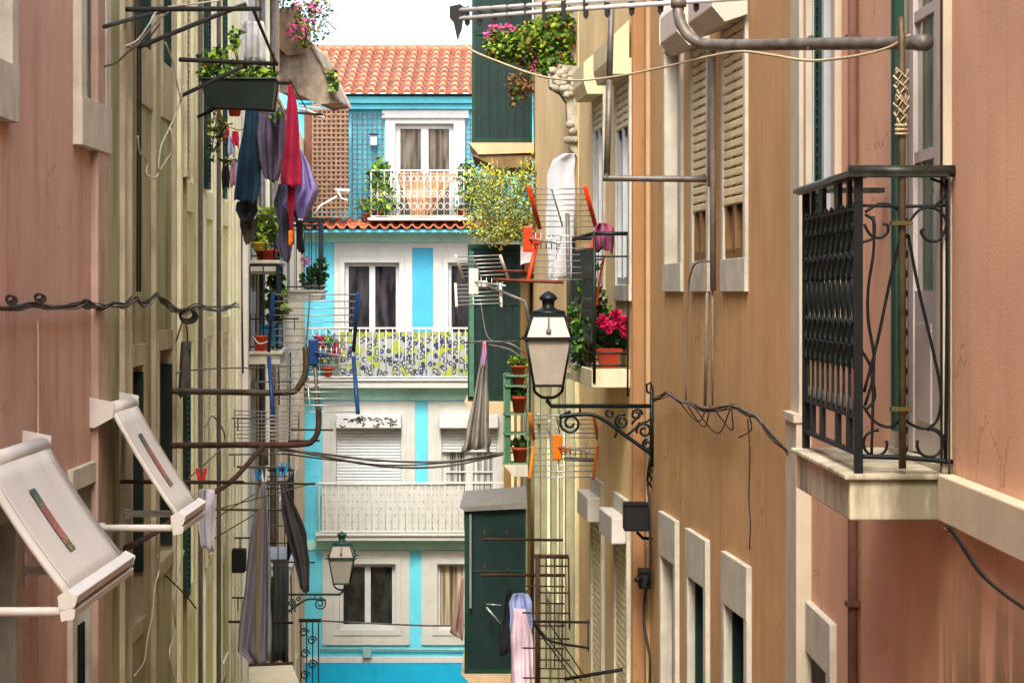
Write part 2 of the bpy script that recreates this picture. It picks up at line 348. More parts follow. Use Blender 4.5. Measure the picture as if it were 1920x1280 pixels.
for yy, w_, nn, mm in ((18.55, .2, .05, YT), (18.8, .08, .03, SW), (19.0, .06, .05, SB), (20.45, .10, .03, YT), (20.62, .26, .012, SB), (20.95, .07, .05, SW), (22.45, .1, .03, SW), (22.72, .12, .02, SB), (22.95, .1, .05, YT), (24.5, .12, .03, YT), (24.75, .16, .05, SW), (25.0, .1, .03, SB), (25.3, .1, .05, YT), (25.6, .2, .06, SW)):
    u = (yy-L3.o.y)/L3.d.y; q = MB(); q.wb(L3, u-w_/2, u+w_/2, .001, nn, 0, 15.1); q.build('wall_strip', mm, h.e)
for yy in (20.35, 22.5):
    u = (yy-L3.o.y)/L3.d.y; q = MB(); q.tube([L3.p(u, .05, 3), L3.p(u, .05, 15)], .02, 8); q.build('downpipe', mat('grey_downpipe', '5c574c', .7, .15, 8), h.e)
h.build()
WH_L = wall_mat('dirty_white_plaster', 'cfccbe', .5, .34, '7d7663')
h = House('white_house', 'dirty white house with planted balconies, left of the blue house', L4, 15.6, WH_L)
rows(h, ((27.2, 28.1), (29.6, 30.5), (32, 32.9)), ((11.0, 13.2), (7.8, 10.0), (4.6, 6.8)), WHITE, fill='glass', shut=False)
def balcony(H, F, ua, ub, z, n, rail=1.0, slabm=STONE_D, ironm=IRON, dens=.11, th=.14, label=None, scroll=False):
    m = MB(); m.wb(F, ua, ub, .001, n, z-th, z); m.wb(F, ua-.03, ub+.03, .001, n+.03, z-.03, z+.012)
    o = m.build('balcony', slabm, H.e, bevel=.01)
    if label: o['label'] = label
    r = MB(); z1 = z+rail; n1 = n-.04; a, b = ua+.04, ub-.04
    def run(P, Q):
        P, Q = Vector(P), Vector(Q); k = max(2, int((Q-P).length/dens))
        for i in range(k+1):
            s_ = P.lerp(Q, i/k); r.tube([s_, s_+Vector((0, 0, rail))], .007, 5)
            if scroll and i < k:
                c = P.lerp(Q, (i+.5)/k)+Vector((0, 0, rail*.5)); dd = (Q-P).normalized(); rr = (Q-P).length/k*.42
                for zo in (-.3, 0, .3): r.tube([c+dd*rr*math.cos(t*math.pi/4)+Vector((0, 0, zo*rail+rr*math.sin(t*math.pi/4))) for t in range(8)], .005, 4, closed=True)
        for hh in (.06, rail-.08): r.tube([P+Vector((0, 0, hh)), Q+Vector((0, 0, hh))], .008, 5)
        r.tube([P+Vector((0, 0, rail)), Q+Vector((0, 0, rail))], .016, 6)
    run(F.p(a, .02, z), F.p(a, n1, z)); run(F.p(a, n1, z), F.p(b, n1, z)); run(F.p(b, n1, z), F.p(b, .02, z))
    r.build('railing', ironm, o); return o
b1 = balcony(h, L4, (27-L4.o.y), (28.6-L4.o.y), EYE-(660-HOR)*27/FPX, .36, .98, STONE, label='balcony with orange bucket')
b2 = balcony(h, L4, (27.2-L4.o.y), (28.8-L4.o.y), EYE-(490-HOR)*27.4/FPX, .32, .30, STONE)
balcony(h, L4, (29-L4.o.y), (31-L4.o.y), 7.7, .4, 1.0, WHITE, IRON_G)
for yy, w_, nn, mm in ((26.0, .2, .06, SW), (26.5, .12, .03, YT), (28.5, .12, .03, SB), (29.0, .1, .05, SW), (31.2, .15, .04, YT), (33.3, .2, .06, SB), (33.7, .2, .05, SW)):
    u = (yy-L4.o.y)/L4.d.y; q = MB(); q.wb(L4, u-w_/2, u+w_/2, .001, nn, 0, 15.5); q.build('wall_strip', mm, h.e)
for yy in (28.7, 31.4):
    u = (yy-L4.o.y)/L4.d.y; q = MB(); q.tube([L4.p(u, .07, 2), L4.p(u, .07, 15.4)], .04, 8); q.build('downpipe', GALV, h.e)
h.build()
CR_L = wall_mat('cream_plaster', 'd4c7a8', .45, .32, '8a7c5e')
h = House('cream_house', 'cream house adjoining the blue house, under the ruined stone eave', L5, 13.9, CR_L)
rows(h, ((35.4, 36.4), (38.5, 39.5), (41.6, 42.6)), ((11.2, 13.2), (7.9, 10.0), (4.6, 6.8)), STONE, fill='glass', shut=False)
balcony(h, L5, 2.2, 4.4, EYE-(545-HOR)*37/FPX, .62, 1.05, STONE_D, IRON_G, label='balcony with green herbs')
# ruined eave and parapet
STN = mat('crumbling_stone', 'a0927e', .95, .2, 7, .3, .42, '4c3e2c', bump=1., bsc=20)
m = MB()
e0 = [U(505, 95, 34), U(545, 60, 34), U(585, 85, 34), U(632, 188, 34), U(600, 192, 34), U(560, 172, 34), U(512, 170, 34)]
m.prism(e0, (0, 2.5, .1))
part(m, 'stone_eave', STN, h.e, bevel=.03)
m = MB(); m.prism([U(504, 22, 33.9), U(558, 15, 33.9), U(562, 62, 33.9), U(572, 96, 33.9), U(540, 100, 33.9), U(505, 66, 33.9)], (0, 1.6, 0)); part(m, 'parapet', mat('parapet_stone', 'a58c74', .95, .2, 5, .2, .4, '5d4b38', bump=1, bsc=16), h.e, bevel=.03)
m = MB(); m.tube([U(585, 84, 33.98), U(606, 120, 33.98), U(622, 160, 33.98), U(633, 187, 33.98)], .035, 6); part(m, 'eave_edge', STONE_D, h.e)
h.build(roof=False)

# ---- blue house at the end of the street
CYAN = wall_mat('sky_blue_paint', '62c2d8', .14, .16, '56acc0'); CYAN.name = 'sky_blue_paint'
DEEPB = mat('deep_blue_plinth', '0aa0cc', .8, .06, 3, .1)
PANEL = mat('white_render_panel', 'b2b6b2', .9, .05, 4, .16, .24, 'aaa594', bump=.1)
h = House('blue_house', 'bright blue and white house closing the street under an orange tiled roof', BL, EYE+(HOR-176)*46/FPX, CYAN, body=3)
D = 46.
def bx(px): return BL.u(px)
def bz(py): return EYE+(HOR-py)*D/FPX
def plate(name, x0, x1, y0, y1, n0, n1, m, parent=None, label=None, **k):
    q = MB(); q.wb(BL, bx(x0), bx(x1), n0, n1, bz(y1), bz(y0)); return part(q, name, m, parent or h.e, label, **k)
wk = dict(jamb=.0, lint=.0, sill=.0)
def bwin(x0, x1, y0, y1, leaves=2, gm=GL, tr=PANEL, bars=(), label=None, shut=None, rev=.16, fill='glass', fr=.06, proud=.05):
    return window(h, bx(x0), bx(x1), bz(y1), bz(y0), .1, .1, .1, rev, fill, gm, tr, proud, WHITE, leaves, label, bars, shut, fr)
w1 = bwin(741, 851, 232, 414, 2, glass_mat('old_wood_seen_through_glass', '3a3630', '6e675c', (14, 14, 1.5)), label='top floor white balcony door with two dark panes', fr=.09)
w2 = bwin(646, 749, 492, 706, 2, GLR, label='half open white balcony door behind leaf print screen', fr=.07)
w3 = bwin(840, 935, 492, 706, 2, GLR)
w4 = bwin(630, 752, 800, 996, 1, GL, shut=None, fill='none')
w5 = bwin(828, 932, 800, 996, 2, GLB, fr=.08, bars=(bz(885), bz(905)), label='balcony door with net curtains')
w6 = bwin(636, 742, 1056, 1180, 2, GLC, label='window with reflections of washing', fr=.07)
w7 = bwin(820, 925, 1056, 1180, 2, GLT, fr=.05)
# upper white surround with pediment
for (x0, x1, y0, y1, n) in ((722, 731, 222, 414, .045), (861, 874, 222, 414, .045), (722, 874, 222, 231, .05), (717, 879, 207, 222, .11)): plate('window_surround', x0, x1, y0, y1, .001 if n != .045 else .002, n, WHITE, w1)
plate('window_surround', 731, 741-.2, 222.2, 414, .002, .041, WHITE, w1) if False else None
# white panels, split round the openings
def panel(x0, x1, y0, y1, holes=(), n=.035):
    q = MB(); us = sorted({x0, x1}|{v for o in holes for v in o[:2]}); zs = sorted({y0, y1}|{min(y1, v) for o in holes for v in o[2:]})
    for a, b in zip(us, us[1:]):
        for c, d in zip(zs, zs[1:]):
            if any(o[0] <= (a+b)/2 <= o[1] and o[2] <= (c+d)/2 <= o[3] for o in holes): continue
            q.wb(BL, bx(a), bx(b), .001, n, bz(d), bz(c))
    q.build('render_panel', PANEL, h.e)
H2 = (636, 759, 482, 720); H3 = (830, 945, 482, 720)
panel(627, 1000, 455, 712, (H2, H3, (773, 812, 465, 712)))
q = MB(); q.wb(BL, bx(773.5), bx(811.5), .001, .012, bz(711), bz(465.5)); q.build('blue_panel', mat('bright_blue_panel', '3c98ba', .8, .05, 3, .1), h.e)
panel(605, 778, 752, 998, ((620, 762, 790, 1010),)); panel(803, 1000, 752, 998, ((818, 942, 790, 1010),))
panel(605, 768, 1032, 1208, ((626, 752, 1046, 1190),)); panel(790, 1000, 1032, 1208, ((810, 935, 1046, 1190),))
# mouldings, plinth
plate('string_course', 560, 1000, 1230, 1241, .001, .06, WHITE); plate('plinth', 560, 1000, 1241, 1616, .001, .05, DEEPB)
plate('cornice', 560, 1000, 183, 196, .001, .30, CYAN, bevel=.02); plate('cornice', 560, 1000, 196.5, 206, .001, .18, CYAN, bevel=.01)
TEAL = wall_mat('teal_slab_shade', 'a4dcd6', .15, .2, '4a9ea4')  # bands under the slabs: tint of the slab shade put into the colour
for (y0, y1) in ((434, 454), (727, 750), (1012, 1030)): plate('shade_band', 572, 1000, y0, y1, .001, .022, TEAL)
# shutter boxes and the rolled down shutter
def shutter_box(x0, x1, parent, mk=False):
    b = plate('shutter_box', x0, x1, 776, 801, .055, .26, WHITE, parent, bevel=.01)
    if mk:
        s_ = MB(); rr = random.Random(3)
        for i in range(34):
            cx = x0+6+(x1-x0-12)*rr.random(); cy = 781+15*rr.random()
            P = [(cx, cy)]
            for k in range(3): P.append((P[-1][0]+rr.uniform(-6, 7), min(799, max(778, P[-1][1]+rr.uniform(-4, 4)))))
            s_.tube([BL.p(bx(a), .262, bz(c)) for a, c in P], .011, 4)
        s_.build('scribble', mat('black_marker', '2a2c30', .6), b)
    return b
shutter_box(632, 753, w4, True); shutter_box(824, 934, w5)
def roller(x0, x1, y0, y1, parent, nn=-.02):
    s_ = MB(); k = int((bz(y0)-bz(y1))/.06)
    for i in range(k): zz = bz(y0)-(i+1)*.06; s_.prism([BL.p(bx(x0), nn, zz+.004), BL.p(bx(x0), nn+.014, zz+.014), BL.p(bx(x0), nn+.014, zz+.048), BL.p(bx(x0), nn, zz+.058)], BL.d*(bx(x1)-bx(x0)))
    s_.build('roller_shutter', mat('white_shutter_slats', 'c0c8cc', .6, .04, 5, .12), parent)
roller(631, 751, 801, 996, w4); roller(829, 931, 801, 850, w5)
# balconies of the blue house
def bbalc(x0, x1, yr, yb, ys, n, label, ironm, style):
    m = MB(); m.wb(BL, bx(x0), bx(x1), .001, n, bz(ys), bz(yb)); m.wb(BL, bx(x0)-.03, bx(x1)+.03, .001, n+.04, bz(yb)-.04, bz(yb)+.01)
    o = m.build('balcony', PANEL, h.e, bevel=.01); o['label'] = label
    r = MB(); nn = n-.05; a, b = bx(x0)+.03, bx(x1)-.03; z0, z1 = bz(yb)+.05, bz(yr); W_ = b-a
    r.wb(BL, a, b, nn-.02, nn+.02, z1-.03, z1); r.wb(BL, a, b, nn-.012, nn+.012, z0-.02, z0)
    for e in (a, b):
        r.wb(BL, e-.012, e+.012, .02, nn, z1-.028, z1-.002); r.wb(BL, e-.01, e+.01, .02, nn, z0-.018, z0)
        k = int(nn/.12)
        for i in range(k): r.wb(BL, e-.007, e+.007, .05+i*.12, .064+i*.12, z0, z1-.02)
    k = max(4, int(W_/.125)); dx = W_/k
    for i in range(k+1): r.tube([BL.p(a+dx*i, nn, z0), BL.p(a+dx*i, nn, z1-.02)], .005 if style == 'thin' else .009, 5)
    if style == 'scroll':
        for i in range(k):
            cx = a+dx*(i+.5)
            for zz, rr in ((z0+(z1-z0)*.2, .05), (z0+(z1-z0)*.47, .05), (z0+(z1-z0)*.8, .04)):
                r.tube([BL.p(cx+rr*math.cos(t*math.pi/5), nn, zz+rr*1.3*math.sin(t*math.pi/5)) for t in range(10)], .007, 4, closed=True)
            r.tube([BL.p(cx-dx/2, nn, z0+.3), BL.p(cx, nn, z0+.42), BL.p(cx+dx/2, nn, z0+.3)], .007, 4)
    r.build('railing', ironm, o); return o
IRW = mat('white_iron', 'cfcdc6', .55, .1, 10, .1)
g1 = bbalc(696, 886, 321, 411, 416, .62, 'top balcony with white scroll railing', IRW, 'scroll')
g2 = bbalc(574, 1000, 613, 709, 726, .36, 'middle balcony with a leaf print screen behind its railing', IRW, 'bars')
g3 = bbalc(597, 1000, 901, 997, 1010, .36, 'lower balcony with white pierced railing panel', IRW, 'thin')
# pierced white sheet (lower), leaf print screen (middle)
pm = MB(); nn = .28; c0, c1 = bx(606), bx(870); z0, z1 = bz(994), bz(906)
pm.wb(BL, c0, c1, nn, nn+.006, z0, z1); o = pm.build('pierced_panel', PANEL, g3)
pd = MB()
for i in range(30):
    for j in range(7):
        cx = c0+(c1-c0)*(i+.5)/30; cz = z0+(z1-z0)*(j+.5)/7; rr = .026 if (i+j) % 2 else .015
        pd.prism([BL.p(cx+rr*math.cos(t*math.pi/3), nn+.007, cz+rr*math.sin(t*math.pi/3)) for t in range(6)], BL.n*.003)
pd.build('rosettes', mat('pale_grey_rosettes', '9ea09a', .7), g3)
m = bpy.data.materials.new('leaf_print_fabric'); m.use_nodes = True; n = m.node_tree; N = n.nodes; L = n.links; p = N['Principled BSDF']; p.inputs['Roughness'].default_value = .9
tc = N.new('ShaderNodeTexCoord'); mp = N.new('ShaderNodeMapping'); mp.inputs['Scale'].default_value = (1, .01, 1.); L.new(tc.outputs['Object'], mp.inputs[0])
v = N.new('ShaderNodeTexVoronoi'); v.inputs['Scale'].default_value = 10.; L.new(mp.outputs[0], v.inputs['Vector'])
r1 = N.new('ShaderNodeValToRGB'); r1.color_ramp.interpolation = 'CONSTANT'
els = r1.color_ramp.elements; els[0].position = 0; els[0].color = lin('8e9494'); els[1].position = .28; els[1].color = lin('1d2c48')
e = els.new(.52); e.color = lin('8a9292')
L.new(v.outputs['Distance'], r1.inputs[0])
t = N.new('ShaderNodeTexNoise'); t.inputs['Scale'].default_value = 5; L.new(mp.outputs[0], t.inputs['Vector'])
mr = N.new('ShaderNodeMapRange'); mr.inputs[1].default_value = .52; mr.inputs[2].default_value = .56; L.new(t.outputs[0], mr.inputs[0])
gt = N.new('ShaderNodeMath'); gt.operation = 'GREATER_THAN'; gt.inputs[1].default_value = .45; L.new(v.outputs['Distance'], gt.inputs[0])
mu = N.new('ShaderNodeMath'); mu.operation = 'MULTIPLY'; L.new(gt.outputs[0], mu.inputs[0]); L.new(mr.outputs[0], mu.inputs[1])
mx = N.new('ShaderNodeMix'); mx.data_type = 'RGBA'; mx.inputs[7].default_value = lin('84942c'); L.new(mu.outputs[0], mx.inputs[0]); L.new(r1.outputs[0], mx.inputs[6]); L.new(mx.outputs[2], p.inputs['Base Color'])
LEAFPRINT = m
q = MB(); q.wb(BL, bx(640), bx(985), .262, .272, bz(704), bz(622)); o = q.build('privacy_screen', LEAFPRINT, None); tag(o, 'navy and green leaf print screen tied behind the middle railing', 'privacy screen')
q = MB()
for i in range(24): u = bx(640)+(bx(985)-bx(640))*i/24; q.prism([BL.p(u, .274, bz(622)+.003), BL.p(u+.1, .274, bz(622)+.003), BL.p(u+.09, .274, bz(624)-.05-.05*random.random()), BL.p(u+.02, .274, bz(626)-.04*random.random())], BL.n*.004)
tag(q.build('screen_edging', mat('lime_edging', '8e9c2c', .8)), 'lime green edging along the top of the leaf print screen', 'edging')
# tiled roof with barrel tiles, tiled ledge
def tiles(u0, u1, n0, z0, n1, z1, pitch, rows_, amp, parent, name='roof', m=TILE):
    q = MB(); cols = int((u1-u0)/pitch); sub = 8; g_ = []
    for j in range(rows_*2+1):
        k = j//2; t = (k + (1 if j % 2 else 0))/rows_ if j < rows_*2 else 1.
        lift = .03 if j % 2 == 0 else .0
        row = []
        for i in range(cols*sub+1):
            ph = i/sub % 1.; hgt = amp*(abs(math.sin(math.pi*ph))**.7) if (i//sub) % 2 == 0 else -amp*.35*abs(math.sin(math.pi*ph))
            u = u0+(u1-u0)*i/(cols*sub)
            row.append(BL.p(u, n0+(n1-n0)*t+lift*.3, z0+(z1-z0)*t+hgt+lift))
        g_.append(row)
    q.grid(g_, smooth=False); o = q.build(name, m, parent, solid=.02); return o
zr0 = EYE+(HOR-178)*45.5/FPX; zr1 = EYE+(HOR-95)*49.5/FPX
COVER = mat('roof_tile_cover', 'c28468', .85, .3, 9, .1, .3, '93543c', bump=.2); PAN = mat('roof_tile_pan', '8a4c36', .9, .2, 14, .1, .4, '5c3626')
q = MB(); nr_ = 10; nc_ = 20; uA, uB = bx(560), bx(1000); rt = random.Random(8)
def rp(u, t, up): return BL.p(u, .5-3.9*t, zr0+(zr1-zr0)*t+up)
for i in range(nc_):
    u0 = uA+(uB-uA)*i/nc_; pw = (uB-uA)/nc_
    for j in range(nr_):
        t0, t1 = j/nr_, (j+1.06)/nr_; j1 = rt.uniform(-.005, .005); rows2 = []
        for (t, up, r) in ((t0, .028, .066), (min(1, t1), .0, .054)): rows2.append([rp(u0+pw*.3+j1+r*math.cos(math.pi*(1-k/7)), t, up+.012+r*1.15*math.sin(math.pi*k/7)) for k in range(8)])
        q.grid(rows2, 0); q.add([rows2[0][k] for k in range(8)], [tuple(range(8))], 1)
        rows2 = []
        for (t, up) in ((t0, .018), (min(1, t1), -.004)): rows2.append([rp(u0+pw*.3+.045+(pw-.09)*k/4, t, up+.03*(abs(k-2)/2)**2) for k in range(5)])
        q.grid(rows2, 1)
q.build('roof', [COVER, PAN], h.e, solid=.012)
q = MB(); P = []
for i in range(22): u = bx(560)+(bx(1000)-bx(560))*i/21; q.tube([BL.p(u, -3.4, zr1+.02), BL.p(u+.215, -3.4, zr1+.02)], [.10, .085], 8)
q.build('ridge_tiles', TILE, h.e)
tiles(bx(570), bx(1000), .62, bz(431), .02, bz(415), .10, 2, .05, h.e, 'tiled_ledge')
q = MB(); q.wb(BL, bx(570), bx(1000), .001, .55, bz(437), bz(431.5)); q.build('ledge', CYAN, h.e)
# trellis
def lattice(x0, x1, y0, y1, n, st, m, label, w_=.018):
    q = MB(); a, b, c, d = bx(x0), bx(x1), bz(y1), bz(y0); i = a
    while i < b: q.wb(BL, i, i+w_, n, n+.008, c, d); i += st
    i = c
    while i < d: q.wb(BL, a, b, n+.009, n+.017, i, i+w_); i += st
    return tag(q.build('trellis', m), label, 'trellis', 'trellises on the top floor of the blue house')
LAT = mat('brown_trellis_wood', '7d6654', .85, .2, 12); LATB = mat('dark_trellis_wood', '4e5a60', .85, .2, 12)
lattice(660, 721, 212, 412, .10, .095, LATB, 'dark lattice trellis on blue wall left of the top door', .024)
lattice(872, 960, 226, 412, .10, .095, LATB, 'dark lattice trellis right of the top door', .022)
lattice(590, 658, 198, 410, .62, .088, LAT, 'close meshed brown trellis at the left end of the top terrace', .03)
q = MB(); q.wb(BL, bx(575), bx(657), .45, .56, bz(395), bz(209)); tag(q.build('timber_screen', mat('brown_boards', '5c3e2e', .9, .2, 5, .3)), 'brown board screen behind the close meshed trellis', 'screen')
# service cable along the plinth
q = MB(); q.tube([BL.p(bx(600), .06, bz(1215)), BL.p(bx(1000), .06, bz(1217))], .02, 6); q.wb(BL, bx(681), bx(697), .05, .14, bz(1230), bz(1212)); q.build('service_cable', mat('pale_blue_conduit', '7fa6ac', .7), h.e)
h.build(roof=False)

# ---- right pink house
PINK_R = wall_mat('salmon_plaster', 'e0b494', .22, .20, '8c5e48', stain=('6e6438', 10.15, 8.0))
h = House('salmon_house', 'salmon pink house at the right edge with the iron balcony', R1, 16.5, PINK_R); HR1 = h
zs = R1.z(1790, 975); zsT = R1.z(1790, 888)
d1 = R1.u(1772); d0 = R1.u(1684)
w = window(h, R1.u(1772), R1.u(1692), zsT+.02, 14.2, .12, .15, .02, .05, 'dark', ROOM, trim=mat('pale_door_trim', 'c0b6a0', .8, .06, 5, .2), proud=.03, label='white balcony door with green shutter')
# the door leaf: glass above, panel below
fu0, fu1 = sorted((R1.u(1771), R1.u(1709))); f = MB(); e_ = .004
WD = mat('off_white_door_paint', 'bdb4ae', .5, .04, 5, .08)
f.wb(R1, fu0+.01, fu0+.13, -.018, .012, zsT+.03, 14.15); f.wb(R1, fu1-.10, fu1-.0, -.018, .012, zsT+.03, 14.15)
zg = R1.z(1740, 545)
for zz in (R1.z(1740, 290), R1.z(1740, 20)): f.wb(R1, fu0+.13, fu1-.10, -.017, .008, zz-.02, zz+.02)
f.wb(R1, fu0+.13, fu1-.1, -.017, .006, zsT+.03, zg); f.wb(R1, fu0+.2, fu1-.16, .006, .012, zsT+.15, zg-.12); f.build('door_leaf', WD, w)
g = MB(); g.wb(R1, fu0+.12, fu1-.09, -.014, -.006, zg, 14.1); g.build('pane', glass_mat('door_glass', '4c5048', '9a9a88', (5, 5, .5)), w)
leafshutter(R1, w, R1.u(1691, .04), R1.u(1683, .04), zsT+.1, 14.1, .035, mat('faded_green_shutter', '1c4434', .7, .2, 8))
w = window(h, R1.u(1570), R1.u(1522), R1.z(1545, 600), 14.2, .12, .15, .12, .07, 'glass', GL, trim=MATS['pale_door_trim'], leaves=2, label='narrow window beside the white pilaster')
leafshutter(R1, w, R1.u(1522)-.22, R1.u(1522)-.02, R1.z(1545, 600)+.03, 14.1, -.035)
w = window(h, R1.u(1560), R1.u(1512), 6.5, R1.z(1512, 1208), .14, .24, .1, .2, 'glass', GLT, trim=STONE, label='lower window with stone surround')
# belt course to the right of the balcony
BELT = mat('cream_belt_course', 'cfc3a4', .85, .06, 4, .2, .25, '8e8466', bump=.15)
q = MB(); q.wb(R1, 0, R1.u(1790)-.001, .001, .06, zs, zsT); q.build('belt_course', BELT, h.e, bevel=.006)
for px, m_, rr in ((1612, mat('rust_brown_pipe', '6f4c3e', .7, .15, 8, .3), .022), (1783, mat('brown_cable', '4a2e26', .7), .007)):
    q = MB(); q.tube([R1.p(R1.u(px), .03, 3 if px == 1612 else R1.z(px, 975)), R1.p(R1.u(px), .03, 16)], rr, 8); q.build('downpipe' if px == 1612 else 'cable', m_, h.e)
for py in (75, 1135):
    q = MB(); zz = R1.z(1612, py); q.wb(R1, R1.u(1612)-.035, R1.u(1612)+.035, .001, .06, zz, zz+.02); q.build('pipe_clip', MATS['rust_brown_pipe'], h.e)
# white corner pilaster
PIL = mat('pale_pilaster_paint', 'c4baa4', .8, .07, 5, .35, .28, '8b8068', bump=.15)
q = MB(); ue = R1.L; q.wb(R1, ue-.34, ue+.0, .001, .05, R1.z(1480, 765), 16.4); q.wb(R1, ue-.42, ue+.0, .001, .075, 0, R1.z(1480, 765)-.001); q.wb(R1, ue-.43, ue+.0, .001, .09, R1.z(1480, 765)-.03, R1.z(1480, 765)+.01); q.build('corner_pilaster', PIL, h.e)
# balcony
ub_, ua_ = R1.u(1493, .36), R1.u(1790); N0 = .36
SLAB = mat('balcony_slab_plaster', 'cdc4a8', .88, .06, 5, .8, .42, '4c4630', bump=.2)
q = MB(); q.wb(R1, ua_, ub_, .001, N0, zs, zsT-.02); q.wb(R1, ua_-.02, ub_+.02, .001, N0+.02, zsT-.02, zsT); bal = q.build('balcony', SLAB, h.e, bevel=.006); bal['label'] = 'balcony with black cast iron railing'
yd = R1.p(ua_, 0, 0).y; zR = zsT; zT = EYE+(HOR-332)*yd/FPX; n_ = N0-.035; A = ua_+.03; B = ub_-.03
q = MB(); q.wb(R1, A-.05, B+.05, n_-.035, n_+.045, zT, zT+.014); q.wb(R1, A-.05, A+.04, .02, n_-.0351, zT+.001, zT+.03); q.tube([R1.p(A-.03, -.02, zT+.02), R1.p(A-.03, n_+.04, zT+.02)], .022, 8); q.tube([R1.p(A-.03, n_+.02, zT+.01), R1.p(B+.05, n_+.02, zT+.01)], .018, 8); q.wb(R1, B-.05, B+.05, .02, n_-.0351, zT+.001, zT+.02)
q.build('handrail', mat('worn_black_handrail', '33362f', .35, .3, 25, metal=.3), bal)
q = MB(); q.wb(R1, A-.014, A+.014, n_-.014, n_+.014, zR-.02, zT); q.wb(R1, B-.014, B+.014, n_-.014, n_+.014, zR, zT)
q.wb(R1, A, B, n_-.01, n_+.01, zR+.06, zR+.075); q.wb(R1, A, B, n_-.008, n_+.008, zT-.11, zT-.10)
q.wb(R1, A, B, n_-.008, n_+.008, zR+.185, zR+.197); q.build('railing_frame', IRON, bal)
# cast balusters: flat plates with swelling outline
HT = zT-zR; k = 10; q = MB(); pf = [(.19, .5), (.22, .95), (.30, .9), (.33, .42), (.44, .38), (.46, .8), (.485, 1.0), (.53, 1.0), (.56, .62), (.60, 1.0), (.65, .98), (.68, .55), (.80, .45), (.82, .8), (.86, .98), (.895, .9)]
pf = [(.185, .62), (.21, .85), (.25, .35), (.33, .22), (.36, .55), (.38, .92), (.41, .98), (.44, .70), (.46, .98), (.49, 1.0), (.51, .72), (.53, .55), (.66, .50), (.675, .92), (.70, 1.0), (.73, .92), (.77, .72), (.875, .66), (.893, .9), (.90, .5)]
dx = (B-A)/k
for i in range(k):
    c = A+dx*(i+.5); Lf = [R1.p(c-dx*.5*w_*.66, n_-.004, zR+HT*t_) for t_, w_ in pf]; Rt = [R1.p(c+dx*.5*w_*.66, n_-.004, zR+HT*t_) for t_, w_ in reversed(pf)]
    q.prism(Lf+Rt, R1.n*.008)
    for t_ in (.40, .475, .70, .80, .87):
        cc = R1.p(c, n_+.005, zR+HT*t_); q.tube([cc+R1.d*(dx*.34*math.cos(a*math.pi/4))+Vector((0, 0, dx*.34*math.sin(a*math.pi/4))) for a in range(8)], .0065, 5, closed=True)
    for t_ in (.60,): q.tube([R1.p(c, n_+.002, zR+HT*.52), R1.p(c, n_+.004, zR+HT*t_), R1.p(c, n_+.002, zR+HT*.67)], [.007, .012, .007], 6)
for i in (1, 3, 6, 8):
    c = A+dx*(i+.5); q.wb(R1, c-.02-.03*(i in (3, 6)), c+.02+.03*(i in (3, 6)), n_-.008, n_+.008, zR+HT*.9, zT); q.wb(R1, c-.03, c+.03, n_-.008, n_+.008, zR+.075, zR+.19)
q.build('cast_balusters', IRON_G, bal)
# end panel facing the camera: scrolls of thin rod
de = yd+.03; q = MB(); r_ = .0055
def c_(pts, rr=r_, k=5): q.tube(smooth([U(x, y, de) for x, y in pts], k), rr, 6)
c_([(1776, 335), (1776, 600), (1773, 860)], .007); c_([(1612, 385), (1700, 387), (1776, 385)], .006); c_([(1610, 855), (1700, 858), (1790, 866)], .009)
c_([(1745, 335), (1768, 345), (1772, 365), (1755, 385)]); c_([(1622, 398), (1650, 382), (1680, 390), (1703, 418)]); c_([(1703, 418), (1725, 393), (1750, 390), (1770, 405), (1774, 425), (1760, 450), (1738, 450), (1727, 435), (1733, 428)])
c_([(1622, 402), (1638, 415), (1637, 445), (1615, 455)]); c_([(1620, 420), (1632, 440), (1650, 446), (1664, 436), (1664, 422), (1655, 420)])
c_([(1638, 405), (1638, 470), (1628, 540), (1628, 600), (1638, 660), (1638, 700), (1634, 860)]); c_([(1690, 440), (1670, 520), (1645, 640), (1620, 735)]); c_([(1703, 440), (1722, 540), (1750, 660), (1764, 735), (1758, 785), (1735, 803), (1708, 795), (1693, 782)])
c_([(1612, 650), (1636, 700), (1622, 760)]); c_([(1618, 760), (1640, 790), (1670, 800), (1693, 782)]); c_([(1622, 770), (1640, 745), (1634, 700)])
q.tube(arc(1742, 832, 28, 100, -200, de, 22, 22), r_, 6); q.tube(arc(1742, 832, 30, 100, 0, de, 8), r_, 6); q.tube(arc(1643, 832, 26, 80, 380, de, 22, 20), r_, 6)
q.build('scroll_panel', IRON, bal)
q = MB(); P = [U(1694+6*math.cos(i*.55), 440+i*3.2, de-.012+.016*math.sin(i*.55)) for i in range(132)]; q.tube(P, .006, 5); q.build('twisted_cable', WIRE, bal)
h.build()
# tall pole with rope, standing on the balcony
pe = thing('clothes_pole', 'rusty vertical pole rising from the iron balcony with a coil of rope', 'pole', U(1692, 880, de-.03))
q = MB(); q.tube([U(1690, 32, de-.03), U(1690, 60, de-.03), U(1691, 62, de-.03), U(1692, 878, de-.03)], [.011, .011, .013, .013], 10); q.build('pipe', mat('yellowed_pole', '6e6448', .5, .25, 12, .6, .5, '3e2a20', metal=.3), pe)
q = MB()
for (y0, y1) in ((130, 195), (180, 250)):
    P = [U(1690+(11+4*math.sin(i*1.7))*math.cos(i*.8), y0+(y1-y0)*(i/60)+9*math.sin(i*2.1), de-.03+.02*math.sin(i*.8)) for i in range(60)]; q.tube(P, .0032, 5)
for yy in (235, 243, 251): q.tube([U(1690+11*math.cos(i*.7), yy, de-.03+.022*math.sin(i*.7)) for i in range(9)], .005, 5, closed=True)
q.build('rope_coil', ROPE, pe)
for yy in (418, 767):
    q = MB(); q.pbox(1672, 1712, yy-4, yy+4, de-.06, .05); q.build('clamp', mat('brass_clamp', '5a5030', .5, .2, 10, metal=.4), pe)
